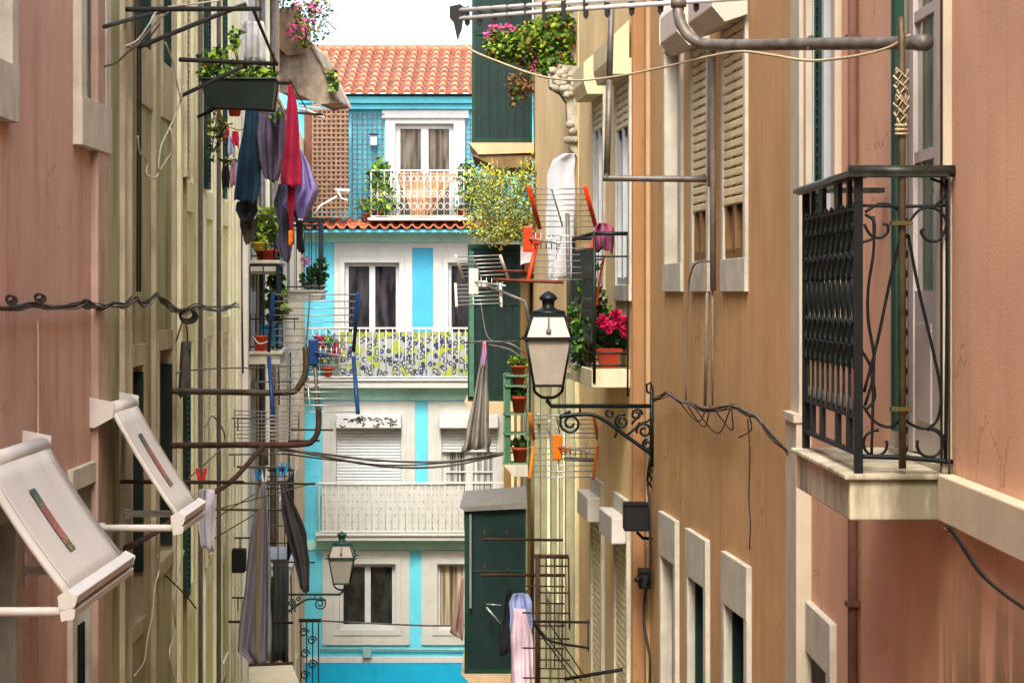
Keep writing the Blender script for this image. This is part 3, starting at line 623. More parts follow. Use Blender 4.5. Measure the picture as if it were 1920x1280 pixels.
# ---- right ochre house
OCH = wall_mat('ochre_plaster', 'c8a274', .38, .26, '8a6440')
h = House('ochre_house', 'ochre house with roller shutters between the salmon house and street lamp', R2, 16.5, OCH)
for i, (xa, xb) in enumerate(((1361, 1399), (1303, 1329), (1251, 1279))):
    lb = ('roller shutter window nearest the pilaster', 'roller shutter window in the middle', 'walled up window')[i]
    o = window(h, R2.u(xa), R2.u(xb), EYE+.19, 12.66, .07, .16, .19, .065 if i < 2 else .1, 'glass' if i < 2 else 'blind', glass_mat('window_glass_grey_curtain', '4a4a40', 'a8a494', (26, 26, .6)) if i < 2 else mat('grey_infill', 'a39c8e', .9, .06, 5, .1), trim=STONE, proud=.02, leaves=2, label=lb, shut=(11.48, .004, CREAMSH) if i < 2 else None, fm=mat('brown_window_frame', '7a5c34', .6, .1, 8))
    if i < 2:   # chamfered shutter box
        a, b = sorted((R2.u(xa), R2.u(xb))); a -= .12; b += .1; N1 = .21; zz = 12.50
        P = [R2.p(a, .021, zz+.06), R2.p(a, .14, zz+.02), R2.p(a, N1, zz+.10), R2.p(a, N1, zz+.26), R2.p(a, .15, zz+.40), R2.p(a, .021, zz+.46)]
        q = MB(); q.prism(P, R2.d*(b-a)); q.build('shutter_box', mat('white_shutter_box', 'd0c6b8', .6, .06, 4, .25, .3, 'a3946e'), o, bevel=.006)
zt1 = [R2.z(1358, 1027), R2.z(1291, 989), R2.z(1240, 956)]; zt_ = sum(zt1)/3
for i, (xa, xb) in enumerate(((1366, 1404), (1297, 1327), (1246, 1270))):
    o = window(h, R2.u(xa), R2.u(xb), 6.0, zt_-.30, .09, .30, .1, .115 if i < 2 else .08, 'dark' if i < 2 else 'blind', GLT if i < 2 else MATS['grey_infill'], trim=STONE, proud=.03, label='lower window with dark green shutter' if i < 2 else 'lower walled up window')
    if i < 2:
        a, b = sorted((R2.u(xa), R2.u(xb))); q = MB(); q.wb(R2, b-.04, b-.006, -.105, -.02, 6.1, zt_-.34); q.wb(R2, b-.3, b-.045, -.10, -.07, 6.1, zt_-.34); q.build('folded_shutter', mat('deep_green_shutter', '0d2a24', .6, .2, 6), o)
        q = MB(); q.wb(R2, a+.02, a+.07, -.11, -.05, 6.1, zt_-.34); q.wb(R2, b-.36, b-.31, -.11, -.05, 6.1, zt_-.34); q.wb(R2, a+.071, b-.361, -.11, -.06, 7.9, 7.96); q.build('frame', MATS['brown_window_frame'], o)
q = MB(); q.wb(R2, R2.L-.12, R2.L+.0, .001, .03, 0, 16.4); q.build('corner_strip', mat('light_ochre_strip', 'b8986f', .9, .08, 4, .4), h.e)
h.build()
# brown return and pipe between the two ochre houses
OCH2 = wall_mat('peach_plaster', 'eccf9c', .38, .22, 'b8804c')
h = House('peach_house', 'bright peach house beyond the ochre one, with the rose balcony', R3, 16.2, OCH2)
q = MB(); q.box((.885, 17.62, 0), (.996, 17.749, 16.1)); q.build('corner_pier', wall_mat('shaded_ochre_plaster', 'a67c56', .4, .25, '7c4c2c'), h.e)  # step face coloured darker brown to stand for its shade
for i, (xa, xb) in enumerate(((1158, 1182), (1116, 1133))):
    o = window(h, R3.u(xa), R3.u(xb), 11.05, R3.z(1170, 160), .09, .16, .12, .065, 'glass', GLB, trim=STONE, proud=.02, leaves=2, shut=(R3.z(1170, 255) if i == 0 else 12.3, .0, CREAMSH), label='window with half lowered shutter' if i == 0 else None)
    a, b = sorted((R3.u(xa), R3.u(xb))); zz = R3.z(1170, 150)
    q = MB(); q.prism([R3.p(a-.1, .021, zz), R3.p(a-.1, .15, zz), R3.p(a-.1, .18, zz+.1), R3.p(a-.1, .18, zz+.25), R3.p(a-.1, .021, zz+.4)], R3.d*(b-a+.2)); q.build('shutter_box', mat('cream_shutter_box', 'd8c8a0', .7, .06, 5, .2), o)
for i, (xa, xb) in enumerate(((1158, 1180), (1114, 1132))):
    zz = R3.z(1165, 1000) if i == 0 else R3.z(1123, 965)
    o = window(h, R3.u(xa), R3.u(xb), 5.5, zz, .07, .3, .1, .1, 'dark', trim=STONE, shut=(5.6, .0, CREAMSH), label='lower window with closed roller shutter')
    a, b = sorted((R3.u(xa), R3.u(xb)))
    q = MB(); q.wb(R3, a-.06, b+.06, .032, .14, zz-.02, zz+.18); q.build('shutter_box', WHITE_P, o, bevel=.01)
# rose balcony
F = R3; ua, ub = .12, 1.75; zf = F.z(1180, 692); n1 = .27
q = MB(); q.wb(F, ua, ub, .001, n1+.02, F.z(1180, 726), zf); rb = q.build('balcony', mat('pale_slab', 'cfc8a8', .85, .06, 5, .4, .3, '8f8568'), h.e, bevel=.006); rb['label'] = 'small balcony with black railing and roses'
q = MB(); zt2 = F.z(1182, 438)
for (a, b, c, d) in ((ua, .02, ua, n1), (ua, n1, ub, n1), (ub, n1, ub, .02)):
    P, Q = F.p(a, b, 0), F.p(c, d, 0)
    for zz, rr in ((zt2, .016), (zt2-.17, .007), (zf+.12, .007), (zf+.03, .008)): q.tube([Vector((P.x, P.y, zz)), Vector((Q.x, Q.y, zz))], rr, 6)
for a, b in ((ua, n1), (ub, n1)): q.tube([F.p(a, b, zf-.1), F.p(a, b, zt2)], .013, 6)
q.tube([F.p(ua, .02, zf-.2), F.p(ua, .02, zt2)], .008, 6)
q.build('railing', IRON_G, rb)
q = MB(); k = 12
for i in range(k):
    c = ua+(ub-ua)*(i+.5)/k; dx = (ub-ua)/k; Lf = [F.p(c-dx*.5*w_, n1-.006, zf+(zt2-zf)*t_) for t_, w_ in pf]; Rt = [F.p(c+dx*.5*w_, n1-.006, zf+(zt2-zf)*t_) for t_, w_ in reversed(pf)]
    q.prism(Lf+Rt, F.n*.012)
q.build('cast_balusters', IRON_G, rb)
h.build()
# ---- right sage house with enclosed green balconies
SAGE = wall_mat('sage_cream_plaster', 'd0cfa4', .6, .34, '6f6748'); PCH = wall_mat('apricot_plaster', 'f2d4a2', .2, .2, 'bc8a5c')
h = House('apricot_house', 'apricot house with a sage lower wall and three dark green closed balconies', R4, 15.6, PCH)
q = MB(); q.wb(R4, .005, R4.L-.005, .002, .03, 0, EYE-.75); q.build('lower_wall', SAGE, h.e)
for yy, w_, nn in ((21.95, .12, .07), (22.7, .09, .06), (23.6, .14, .06), (24.6, .1, .08), (25.7, .12, .06)):
    u = yy-21.8; q = MB(); q.wb(R4, u-w_/2, u+w_/2, .031, .031+nn, 0, EYE-.8); q.build('wall_strip', mat('grey_olive_strip', 'a8a484', .9, .12, 6, .5), h.e)
for u, za, zb_ in ((2.0, 8.0, 9.6), (3.4, 8.0, 9.6), (.9, 8.0, 9.6)):
    o = window(h, u, u+.6, za, zb_, .08, .1, .1, .1, 'dark', trim=YT, proud=.06)
q = MB(); u = R4.u(1078); q.wb(R4, u-.1, u+.1, .001, .05, EYE-.7, 15.5); q.build('edge_strip', STONE_D, h.e)
def boxbal(x0, x1, ytop, ybot, yslab, d, dep, label, roofy=None, vents=False):
    a = U(x0, ybot, d); b = U(x1, ytop, d); q = MB(); nb = 7; w_ = (b.x-a.x)/nb
    q.box((a.x+.01, d+.012, a.z), (b.x, d+dep, b.z))
    for i in range(nb): q.box((a.x+w_*i+.006, d-.004*(i%2), a.z), (a.x+w_*(i+1)-.006, d+.011, b.z))
    kk = int(dep/.11)
    for i in range(kk): q.box((a.x, d+.02+i*.11, a.z), (a.x+.009, d+.02+i*.11+.1, b.z))
    o = q.build('closed_balcony', GREEN_D, h.e); o['label'] = label
    q = MB(); s_ = .035
    q.box((a.x-.006, d-.012, a.z), (a.x+s_, d-.001, b.z)); q.box((b.x-s_*.6, d-.012, a.z), (b.x, d-.001, b.z)); q.box((a.x+s_, d-.011, a.z), (b.x-s_*.6, d-.001, a.z+.05)); q.box((a.x+s_, d-.011, b.z-.05), (b.x-s_*.6, d-.001, b.z))
    zc = (a.z+b.z)/2+.2; q.box((a.x+s_, d-.0105, zc), (b.x-s_*.6, d-.001, zc+.02)); q.build('frame', GREEN_S, o)
    q = MB(); c = U(x0-4, yslab, d); q.prism([(c.x-.02, d-.03, a.z), (b.x+.02, d-.03, a.z), (b.x+.02, d-.03, c.z+.02), (c.x+.09, d-.03, c.z+.0)], (0, dep+.06, 0)); q.build('slab', mat('apricot_slab', 'cdb08c', .9, .08, 5, .3, .28, '9a8060'), o)
    if roofy:
        c0 = U(x0-10, roofy, d); c1 = U(x1+2, roofy-10, d); q = MB(); q.prism([(c0.x, d-.06, c0.z), (c1.x, d-.06, c1.z), (c1.x, d-.06, b.z+.0), (c0.x+.06, d-.06, b.z-.03)], (0, dep+.1, 0)); q.build('canopy', mat('grey_sheet_roof', '7d7a74', .6, .1, 8, .2, .3, '5a5148'), o)
    return o
g1_ = boxbal(886, 998, -70, 268, 290, 26.7, 2., 'topmost closed balcony of dark green boards')
g2_ = boxbal(878, 976, 458, 752, 778, 26.9, 1.6, 'middle closed balcony under the yellow flowers')
g3_ = boxbal(872, 986, 952, 1262, 1282, 25.4, 2., 'lowest closed balcony with sloping grey canopy', roofy=950)
q = MB(); q.prism([U(885, 291, 26.7), U(998, 291, 26.7), U(998, 312, 26.7), U(935, 316, 26.7)], (0, 1.9, 0)); q.build('bracket', mat('rough_brown_render', '8b7350', .95, .2, 6, .3, .4, '5e4c34', bump=.6), g1_)
q = MB(); q.box((U(879, 0, 26.6).x, 26.86, U(0, 745, 26.6).z), (U(888, 0, 26.6).x, 26.885, U(0, 470, 26.6).z)); q.build('edge_post', mat('worn_green_post', '4c7a66', .7, .15, 8, .4), g2_)
q = MB(); q.box((U(880, 0, 25.3).x, 25.33, U(0, 1140, 25.3).z), (U(884, 0, 25.3).x, 25.38, U(0, 965, 25.3).z)); q.build('edge_post', ALU, g3_)
h.build()
OCR = wall_mat('yellow_ochre_plaster', 'd4a657', .3, .25, 'a87c3c')
h = House('yellow_ochre_house', 'yellow ochre house glimpsed between the green balconies and the blue house', R5, 11.2, OCR)
rows(h, ((29.5, 30.5), (33, 34), (37, 38)), ((7.6, 9.6), (4.4, 6.4)), YT, shut=False)
h.build(over=.1)
# unseen block added behind the camera to shade the near street
VB = 1
h = House('shading_block', 'unseen cream block added behind the camera to hold back light', Wall((-14, -16), (14, -16), 'B'), 17.5, wall_mat('cream_block_plaster', 'c8bca0'))
h.F.n = Vector((0, 1, 0)); h.build(roof=False)
#MARK
# ================================================================== objects
def P_(*pts): return [U(*p) for p in pts]
def wire(name, label, pts, r, m, group=None, k=6, cat='cable', sm=True):
    pts = [clear(*p) for p in pts]
    q = MB(); P = [U(*p) for p in pts]; q.tube(smooth(P, k) if sm and len(P) > 2 else P, r, 6); return tag(q.build(name, m), label, cat, group)
def clear(x, y, d):
    """bring a point out of the wall it would be buried in"""
    for F, lo_, hi_ in ((L1, -900, 190), (L2, 190, 330), (L3, 330, 452), (R2, 1216, 1480)):
        if lo_ <= x < hi_:
            m_ = F.p(F.u(x, .06), .06, 0).y
            return (x, y, min(d, m_))
    return (x, y, d)
def wd(F, x, off=.05): return F.p(F.u(x, off), off, 0).y
# ---- street lamps
def lamp(s, cx, d, y0, xw, ya, side, label, gm, im):
    """s = px per lamp unit of the near lantern; cx, y0 = centre column and top row; xw = column where the bracket meets the wall"""
    k = s*d/FPX; c = U(cx, y0, d)
    e = thing('street_lamp', label, 'street lamp', U(xw, ya, d), 'old iron street lamps on wall brackets')
    def z(dy): return -dy*k
    q = MB()
    q.lathe(c, [(.001, z(0)), (8*k, z(4)), (14*k, z(9)), (17*k, z(13)), (17*k, z(16)), (12*k, z(19)), (11*k, z(31)), (19*k, z(35)), (28*k, z(37)), (32*k, z(39)), (32*k, z(45))], 16)
    q.build('lamp_cap', im, e)
    sq = math.sqrt(2); q = MB(); W = [(30, 46), (43, 87), (41.5, 92), (27, 176)]
    def ring(w_, t, y_):
        a = w_*k; b = (w_-t)*k
        for sx in (-1, 1):
            q.box((c.x+min(sx*a, sx*b), c.y-a, c.z+z(y_)-t*.5*k), (c.x+max(sx*a, sx*b), c.y+a, c.z+z(y_)+t*.5*k)); q.box((c.x-b, c.y+min(sx*a, sx*b), c.z+z(y_)-t*.5*k), (c.x+b, c.y+max(sx*a, sx*b), c.z+z(y_)+t*.5*k))
    ring(32, 5, 45); ring(46, 6, 89); ring(29.5, 5, 177)
    for sx in (-1, 1):
        for sy in (-1, 1):
            for (wa, ya_), (wb, yb_) in ((W[0], W[1]), (W[2], W[3])): q.tube([c+Vector((sx*wa*k, sy*wa*k, z(ya_))), c+Vector((sx*wb*k, sy*wb*k, z(yb_)))], 2.4*k, 6)
            q.tube([c+Vector((sx*46*k, sy*46*k, z(89))), c+Vector((sx*56*k, sy*46*k, z(88)))], 2*k, 5)
    for sx in (-1, 1): q.tube(smooth([c+Vector((sx*27*k, 0, z(177))), c+Vector((sx*25*k, 0, z(189))), c+Vector((sx*12*k, 0, z(199))), c+Vector((0, 0, z(200)))], 5), 3*k, 6)
    q.build('lantern_frame', im, e)
    q = MB(); q.lathe(c, [(29*sq*k, z(47)), (41*sq*k, z(86))], 4, rot=math.pi/4, sq=True); q.lathe(c, [(40*sq*k, z(93)), (25.5*sq*k, z(175))], 4, rot=math.pi/4, sq=True); q.build('lantern_glass', gm, e)
    q = MB(); q.tube([c+Vector((0, -31*k, z(50))), c+Vector((0, -41*k, z(80)))], 2*k, 5); q.tube([c+Vector((0, -37*k, z(72))), c+Vector((0, -40*k, z(80)))], 5*k, 6); q.build('lamp_fitting', mat('grey_lamp_fitting', '6a655e', .7), e)
    # bracket arm with scroll work
    q = MB(); sg = 1 if xw > cx else -1; y_ = y0+217; L_ = abs(xw-cx)/s
    def X(x, y): return U(cx+sg*x*s, y0+y*s, d)
    q.tube([X(0, 199), X(-2, 206), X(6, 216), X(L_-2, 216)], 4.2*k, 8)
    q.tube([X(L_-2, 180), X(L_-2, 330)], 4*k, 6); q.tube([X(L_-2, 180), X(L_-4, 172), X(L_-12, 176), X(L_-11, 188), X(L_-6, 192)], 2.6*k, 5)
    a = L_-200
    q.tube(smooth([X(a+25, 236), X(a+45, 233), X(a+85, 232), X(a+115, 246), X(a+150, 272), X(a+198, 306)], 6), 4*k, 7)
    for (sx, sy, r0, r1, a0, a1) in ((a+46, 248, 22, 5, 90, 720), (a+142, 245, 14, 4, 60, 640), (a+184, 262, 15, 4, 200, -320), (a+170, 232, 11, 3, 0, 500), (a+190, 288, 10, 3, 90, 560), (a+120, 230, 8, 3, 120, 500)):
        q.tube([X(sx+(r0+(r1-r0)*i/26)*math.cos(R(a0+(a1-a0)*i/26)), sy-(r0+(r1-r0)*i/26)*math.sin(R(a0+(a1-a0)*i/26))) for i in range(27)], 2.6*k, 5)
    for (x0, y0_, x1, y1) in ((a+178, 222, a+160, 250), (a+196, 240, a+176, 250), (a+130, 262, a+128, 275), (a+62, 218, a+60, 232), (a+150, 272, a+176, 246)): q.tube([X(x0, y0_), X((x0+x1)/2+3, (y0_+y1)/2), X(x1, y1)], 2.4*k, 5)
    for yy in (316, 330, 345, 360): q.tube([X(L_-2, yy-8), X(L_-7, yy), X(L_-2, yy+8)], 2.3*k, 5)
    q.build('lamp_bracket', im, e); return e
lamp(1.0, 1028, 17.3, 545, 1224, 762, 'R', 'large iron street lamp with frosted lantern on scrolled bracket, ochre wall', LAMPGL, mat('lamp_green_black', '141e1e', .45, .15, 12, metal=.3))
lamp(.55, 641, 33.2, 995, 515, 1107, 'L', 'small far street lamp in front of the blue house', mat('dusty_lamp_glass', 'a8a294', .4, .05, 8), mat('lamp_verdigris', '2c4a44', .55, .15, 12, metal=.2))
# ---- drop arm awnings
AWF = mat('awning_cloth', 'cac7c0', .7, .05, 2.5, 0, .3, 'b4a890')
def awning(xa, ya, xb, yb, dn, dfar, z_top, z_bot, label, n_out=.52):
    F = L1; ua, ub = F.u(xa), F.u(xb)
    e = thing('awning', label, 'awning', F.p((ua+ub)/2, 0, z_bot), 'white drop arm awnings on the left pink house')
    top, bot = (.13, z_top), (n_out, z_bot); dv = Vector((bot[0]-top[0], bot[1]-top[1])); nn = Vector((-dv.y, dv.x)).normalized()*.012
    q = MB(); P = [F.p(ua, top[0], top[1]), F.p(ua, bot[0], bot[1]), F.p(ua, bot[0]+nn.x, bot[1]+nn.y), F.p(ua, top[0]+nn.x, top[1]+nn.y)]
    rows_ = []
    for i in range(9):
        t = i/8; sag = .012*math.sin(math.pi*t); rows_.append([F.p(ua+(ub-ua)*j/8, top[0]+dv.x*t-sag*.6, top[1]+dv.y*t-sag*(1+.3*math.sin(j))) for j in range(9)])
    q.grid(rows_); cl = q.build('cloth', AWF, e, solid=.02)
    q = MB(); q.tube([F.p(ua-.04, .10, z_top+.01), F.p(ub+.04, .10, z_top+.01)], .045, 12); q.build('roller', WHITE_P, e)
    q = MB(); t1 = -.03
    q.prism([F.p(ua-.05, n_out-.03, z_bot-.05), F.p(ua-.05, n_out+.035, z_bot-.03), F.p(ua-.05, n_out+.045, z_bot+.01), F.p(ua-.05, n_out-.0, z_bot+.035), F.p(ua-.05, n_out-.035, z_bot+.01)], F.d*(ub-ua+.1))
    q.prism([F.p(ua-.05, n_out-.02, z_bot-.095), F.p(ua-.05, n_out+.03, z_bot-.085), F.p(ua-.05, n_out+.035, z_bot-.052), F.p(ua-.05, n_out-.025, z_bot-.052)], F.d*(ub-ua+.1))
    q.build('front_bar', WHITE_P, e, bevel=.004)
    for uu in (ua-.02, ub+.02):
        q = MB(); q.tube([F.p(uu, .02, z_bot-.06), F.p(uu, n_out, z_bot-.06)], .022, 8); q.tube([F.p(uu-.028, n_out, z_bot-.06), F.p(uu+.028, n_out, z_bot-.06)], .035, 8); q.build('arm', WHITE_P, e)
        q = MB(); q.wb(F, uu-.03, uu+.03, .002, .014, z_bot-.13, z_bot+.03); q.wb(F, uu-.012, uu+.012, .014, .09, z_bot-.09, z_bot-.03); q.build('wall_bracket', WHITE_P, e); q = MB()
        q.prism([F.p(uu-.03, .002, z_top-.09), F.p(uu-.03, .03, z_top-.09), F.p(uu-.03, .14, z_top-.03), F.p(uu-.03, .15, z_top+.06), F.p(uu-.03, .002, z_top+.09)], F.d*.012); q.build('wall_bracket', WHITE_P, e)
    for fu in (.06, .94):
        q = MB(); q.tube([F.p(ua+(ub-ua)*fu, top[0]+dv.x*t+nn.x*.95-.012*math.sin(math.pi*t)*.6, top[1]+dv.y*t+nn.y*.95-.012*math.sin(math.pi*t)) for t in (0, .25, .5, .75, 1)], .0022, 4); q.build('seam', mat('awning_seam', 'a8a298', .9), cl)
    # printed strip down the middle of the cloth
    cols = ['3e5a50', '4e6054', '6e6258', '8a6258', '96584e', '9c6a62', 'a0584c', 'a88a4c', '4a6450']
    ms = [mat('print_%s' % c, c, .7, .05, 8) for c in cols]; q = MB(); um = ua+(ub-ua)*.36; K = 36; rr = random.Random(2)
    for i in range(K):
        t0 = .24+.50*i/K; t1 = t0+.50/K; ci = min(8, int(i/K*9)); sg = lambda t: .012*math.sin(math.pi*t)
        for j in range(4):
            c2 = min(8, max(0, ci+rr.choice((-1, 0, 0, 1))))
            a = um+.035*j; b = a+.0352
            def pp(u, t): return F.p(u, top[0]+dv.x*t+nn.x*1.35-sg(t)*.6, top[1]+dv.y*t+nn.y*1.35-sg(t))
            q.add([pp(a, t0), pp(b, t0), pp(b, t1), pp(a, t1)], [(0, 1, 2, 3)], c2)
    q.build('printed_strip', ms, cl)
zz2t = L1.z(172, 772); zz2b = EYE-(985-HOR)*13.75/FPX
awning(170, 0, 216, 0, 0, 0, zz2t, zz2b, 'far white awning, dropped over the window next to the olive house')
zz1b = EYE-(1100-HOR)*11.1/FPX
awning(-90, 0, 42, 0, 0, 0, EYE-(845-HOR)*12.0/FPX, zz1b, 'near white awning cut off by the left edge of the photo')
# ---- foliage helper
def leaves(q, blobs, n, size, mats_w, rnd, droop=.3):
    tot = sum(b[3]*b[4]*b[5] for b in blobs)
    for b in blobs:
        for i in range(int(n*b[3]*b[4]*b[5]/tot)+1):
            while True:
                v = Vector((rnd.uniform(-1, 1), rnd.uniform(-1, 1), rnd.uniform(-1, 1)))
                if .15 < v.length < 1: break
            if rnd.random() < .5: v = v.normalized()*rnd.uniform(.75, 1.12)
            p = Vector((b[0]+v.x*b[3], b[1]+v.y*b[4], b[2]+v.z*b[5])); s_ = size*rnd.uniform(.5, 1.4)
            a = Vector((rnd.uniform(-1, 1), rnd.uniform(-1, 1), rnd.uniform(-1, .8))).normalized(); c = a.cross(Vector((rnd.uniform(-1, 1), rnd.uniform(-1, 1), rnd.uniform(-1, 1)))).normalized()
            mi = rnd.choices(range(len(mats_w)), mats_w)[0]
            q.add([p, p+a*s_*.5+c*s_*.32, p+a*s_, p+a*s_*.5-c*s_*.32], [(0, 1, 2, 3)], mi)
def bl(px, py, d, rx, ry): c = U(px, py, d); k = d/FPX; return (c.x, c.y, c.z, rx*k, (rx+ry)/2*k, ry*k)
def stems(q, base, tips, r, mi=0):
    for t in tips:
        m_ = (Vector(base)+Vector(t))/2+Vector((random.uniform(-.05, .05), random.uniform(-.05, .05), .03)); q.tube([base, m_, t], [r, r*.7, r*.4], 5, mi)
def flowers(q, blobs, n, size, mi, rnd):
    for b in blobs:
        for i in range(n):
            v = Vector((rnd.gauss(0, 1), rnd.gauss(0, 1), rnd.gauss(0, 1))).normalized()*rnd.uniform(.75, 1.1); p = Vector((b[0]+v.x*b[3], b[1]-abs(v.y)*b[4], b[2]+v.z*b[5]))
            for k in range(4):
                a = Vector((rnd.uniform(-1, 1), rnd.uniform(-1, 1), rnd.uniform(-1, 1))).normalized(); c = a.orthogonal().normalized(); q.add([p, p+a*size*.6+c*size*.4, p+a*size, p+a*size*.6-c*size*.4], [(0, 1, 2, 3)], mi)
STEM = mat('woody_stem', '5c4a30', .9, .2, 10)
def plant(name, label, blobs, n, size, w, rnd_, base=None, group=None, fl=None, cat='plant', parent=None, mats=None, nst=7):
    rnd = random.Random(rnd_); q = MB(); leaves(q, blobs, n, size, w, rnd)
    ms = mats or [LEAF1, LEAF2, LEAF3, LEAF4]
    ms = ms[:4]+[PINKF, MAGF, YELF]
    if fl:
        for (bb, k, sz, mi_) in fl: flowers(q, bb, k, sz, 4+mi_, rnd)
    if parent is None:
        b0 = base or Vector((blobs[0][0], blobs[0][1], blobs[0][2]-blobs[0][5])); e = thing(name, label, cat, b0, group)
    else: e = parent; b0 = base
    q.build('foliage', ms, e)
    s_ = MB(); tips = []
    for b in blobs:
        for i in range(max(2, nst//len(blobs))): tips.append((b[0]+b[3]*rnd.uniform(-.6, .6), b[1]+b[4]*rnd.uniform(-.5, .5), b[2]+b[5]*rnd.uniform(-.2, .8)))
    stems(s_, b0, tips, .008); s_.build('stem', STEM, e)
    return e
def pot(parent, c, r, h, m=TERRA, square=False, name='pot'):
    q = MB(); n = 4 if square else 14
    q.lathe(c, [(r*.72, 0), (r*.95, h*.8), (r*1.08, h*.8), (r*1.08, h), (r*.9, h), (r*.88, h*.9)], n, rot=math.pi/4, sq=square); return q.build(name, m, parent)
def potted(name, label, px, pyb, d, rpx, hpx, blobs, n, size, w, seed, fl=None, group=None, m=TERRA, square=False, cat='potted plant'):
    c = U(px, pyb, d); k = d/FPX; e = thing(name, label, cat, c, group); pot(e, c, rpx*k, hpx*k, m, square)
    plant('', '', blobs, n, size, w, seed, base=c+Vector((0, 0, hpx*k*.9)), fl=fl, parent=e); return e
# pink flowering bush on the broken ledge
BD = 22.1
e = plant('flowering_bush', 'large bush with small pink flowers growing from the broken ledge', [bl(1050, 60, BD, 38, 50), bl(1000, 85, BD, 46, 42), bl(950, 90, BD-.1, 36, 28), bl(1062, 110, BD, 26, 36), bl(1035, 120, BD-.1, 36, 22), bl(925, 80, BD-.1, 14, 24)], 6200, .05, (5, 2, 6, 2), 3, base=U(1062, 150, BD),
      fl=[([bl(925, 75, BD, 18, 26), bl(955, 60, BD, 25, 20), bl(940, 100, BD, 20, 20), bl(1000, 115, BD, 40, 26)], 16, .035, 0)], cat='bush', nst=60)
q = MB(); rnd = random.Random(9)
leaves(q, [bl(975, 160, BD-.2, 22, 26), bl(965, 185, BD-.2, 8, 16)], 260, .05, (1, 2, 0, 7), rnd); q.build('dry_branches', [LEAF1, LEAF2, LEAF3, LEAF4], e)
q = MB(); prof = [(1080, 128), (1050, 125), (1032, 140), (1034, 160), (1052, 170), (1066, 190), (1068, 228), (1072, 240), (1072, 275), (1080, 285)]
q.prism([U(x, y, 21.85) for x, y in prof], (0, .3, 0)); 
for i in range(26): c = U(random.uniform(1036, 1078), random.uniform(130, 270 if i % 2 else 170), 21.84); q.lathe(c, [(.01, -.03), (.05, -.01), (.035, .04)], 6) if c.x > U(1060, 0, 21.84).x or c.z > U(0, 172, 21.84).z else None
tag(q.build('broken_ledge', mat('crumbled_white_stucco', 'b4ae9c', .95, .25, 9, .3, .42, '6c6656', bump=1., bsc=18), bevel=.02), 'crumbling white stucco ledge under the pink flowering bush', 'ledge')
# yellow flowering shrub on the middle closed balcony
YD = 26.6; rnd = random.Random(4)
yb = [bl(950, 380, YD, 62, 62), bl(905, 350, YD, 30, 40), bl(1000, 330, YD, 26, 34), bl(895, 420, YD-.2, 24, 26), bl(985, 425, YD, 30, 34), bl(930, 440, YD-.2, 40, 18)]
e = thing('yellow_flowering_shrub', 'airy shrub with tiny yellow flowers on top of the middle green balcony', 'shrub', U(950, 456, YD))
q = MB(); leaves(q, yb, 5400, .036, (2, 1, 7, 1), rnd); qf = q; q = MB()
for i in range(150):
    b = rnd.choice(yb); t = Vector((b[0]+b[3]*rnd.uniform(-1.25, 1.25), b[1]+b[4]*rnd.uniform(-.9, .9), b[2]+b[5]*rnd.uniform(-.5, 1.35))); s0 = U(950+rnd.uniform(-30, 30), 452, YD+.2); mid = (s0+t)/2+Vector((rnd.uniform(-.12, .12), 0, rnd.uniform(0, .12))); q.tube(smooth([s0, mid, t], 4), .004, 3)
q.build('stem', mat('pale_green_stem', 'a4ac70', .8), e)
q = qf
flowers(q, [bl(b_[0], b_[1], YD, b_[2], b_[3]) for b_ in ((950, 370, 75, 75), (905, 350, 36, 50), (1000, 325, 34, 40), (890, 420, 30, 36), (930, 440, 50, 28))], 34, .021, 4, rnd)
q.build('foliage', [mat('leaf_soft_green', '8c9c58', .7, .15, 20), LEAF1, mat('leaf_pale_lime', 'a8b45c', .7, .15, 20), LEAF4, YELF], e)
# plants of the top terrace
TG = 'potted plants on the top terrace of the blue house'
potted('potted_plant', 'tall leafy plant left of the draped cloth on the top terrace', 715, 408, 45.6, 14, 18, [bl(712, 330, 45.6, 22, 32), bl(722, 375, 45.5, 20, 30), bl(700, 345, 45.5, 12, 22), bl(690, 385, 45.5, 10, 14)], 520, .11, (7, 2, 3, 0), 21, group=TG)
potted('potted_plant', 'tall leafy plant right of the draped cloth on the top terrace', 872, 410, 45.6, 11, 18, [bl(875, 330, 45.6, 16, 30), bl(880, 370, 45.5, 14, 26)], 330, .11, (6, 3, 1, 0), 22, group=TG)
potted('potted_plant', 'low red pot at the right end of the top terrace', 862, 411, 45.75, 7, 13, [bl(862, 393, 45.75, 9, 6)], 60, .07, (4, 3, 1, 0), 23, group=TG)
potted('potted_plant', 'small terracotta pot left end of top terrace railing', 690, 412, 45.7, 8, 12, [bl(686, 385, 45.7, 14, 12)], 90, .08, (3, 3, 1, 3), 24, group=TG)
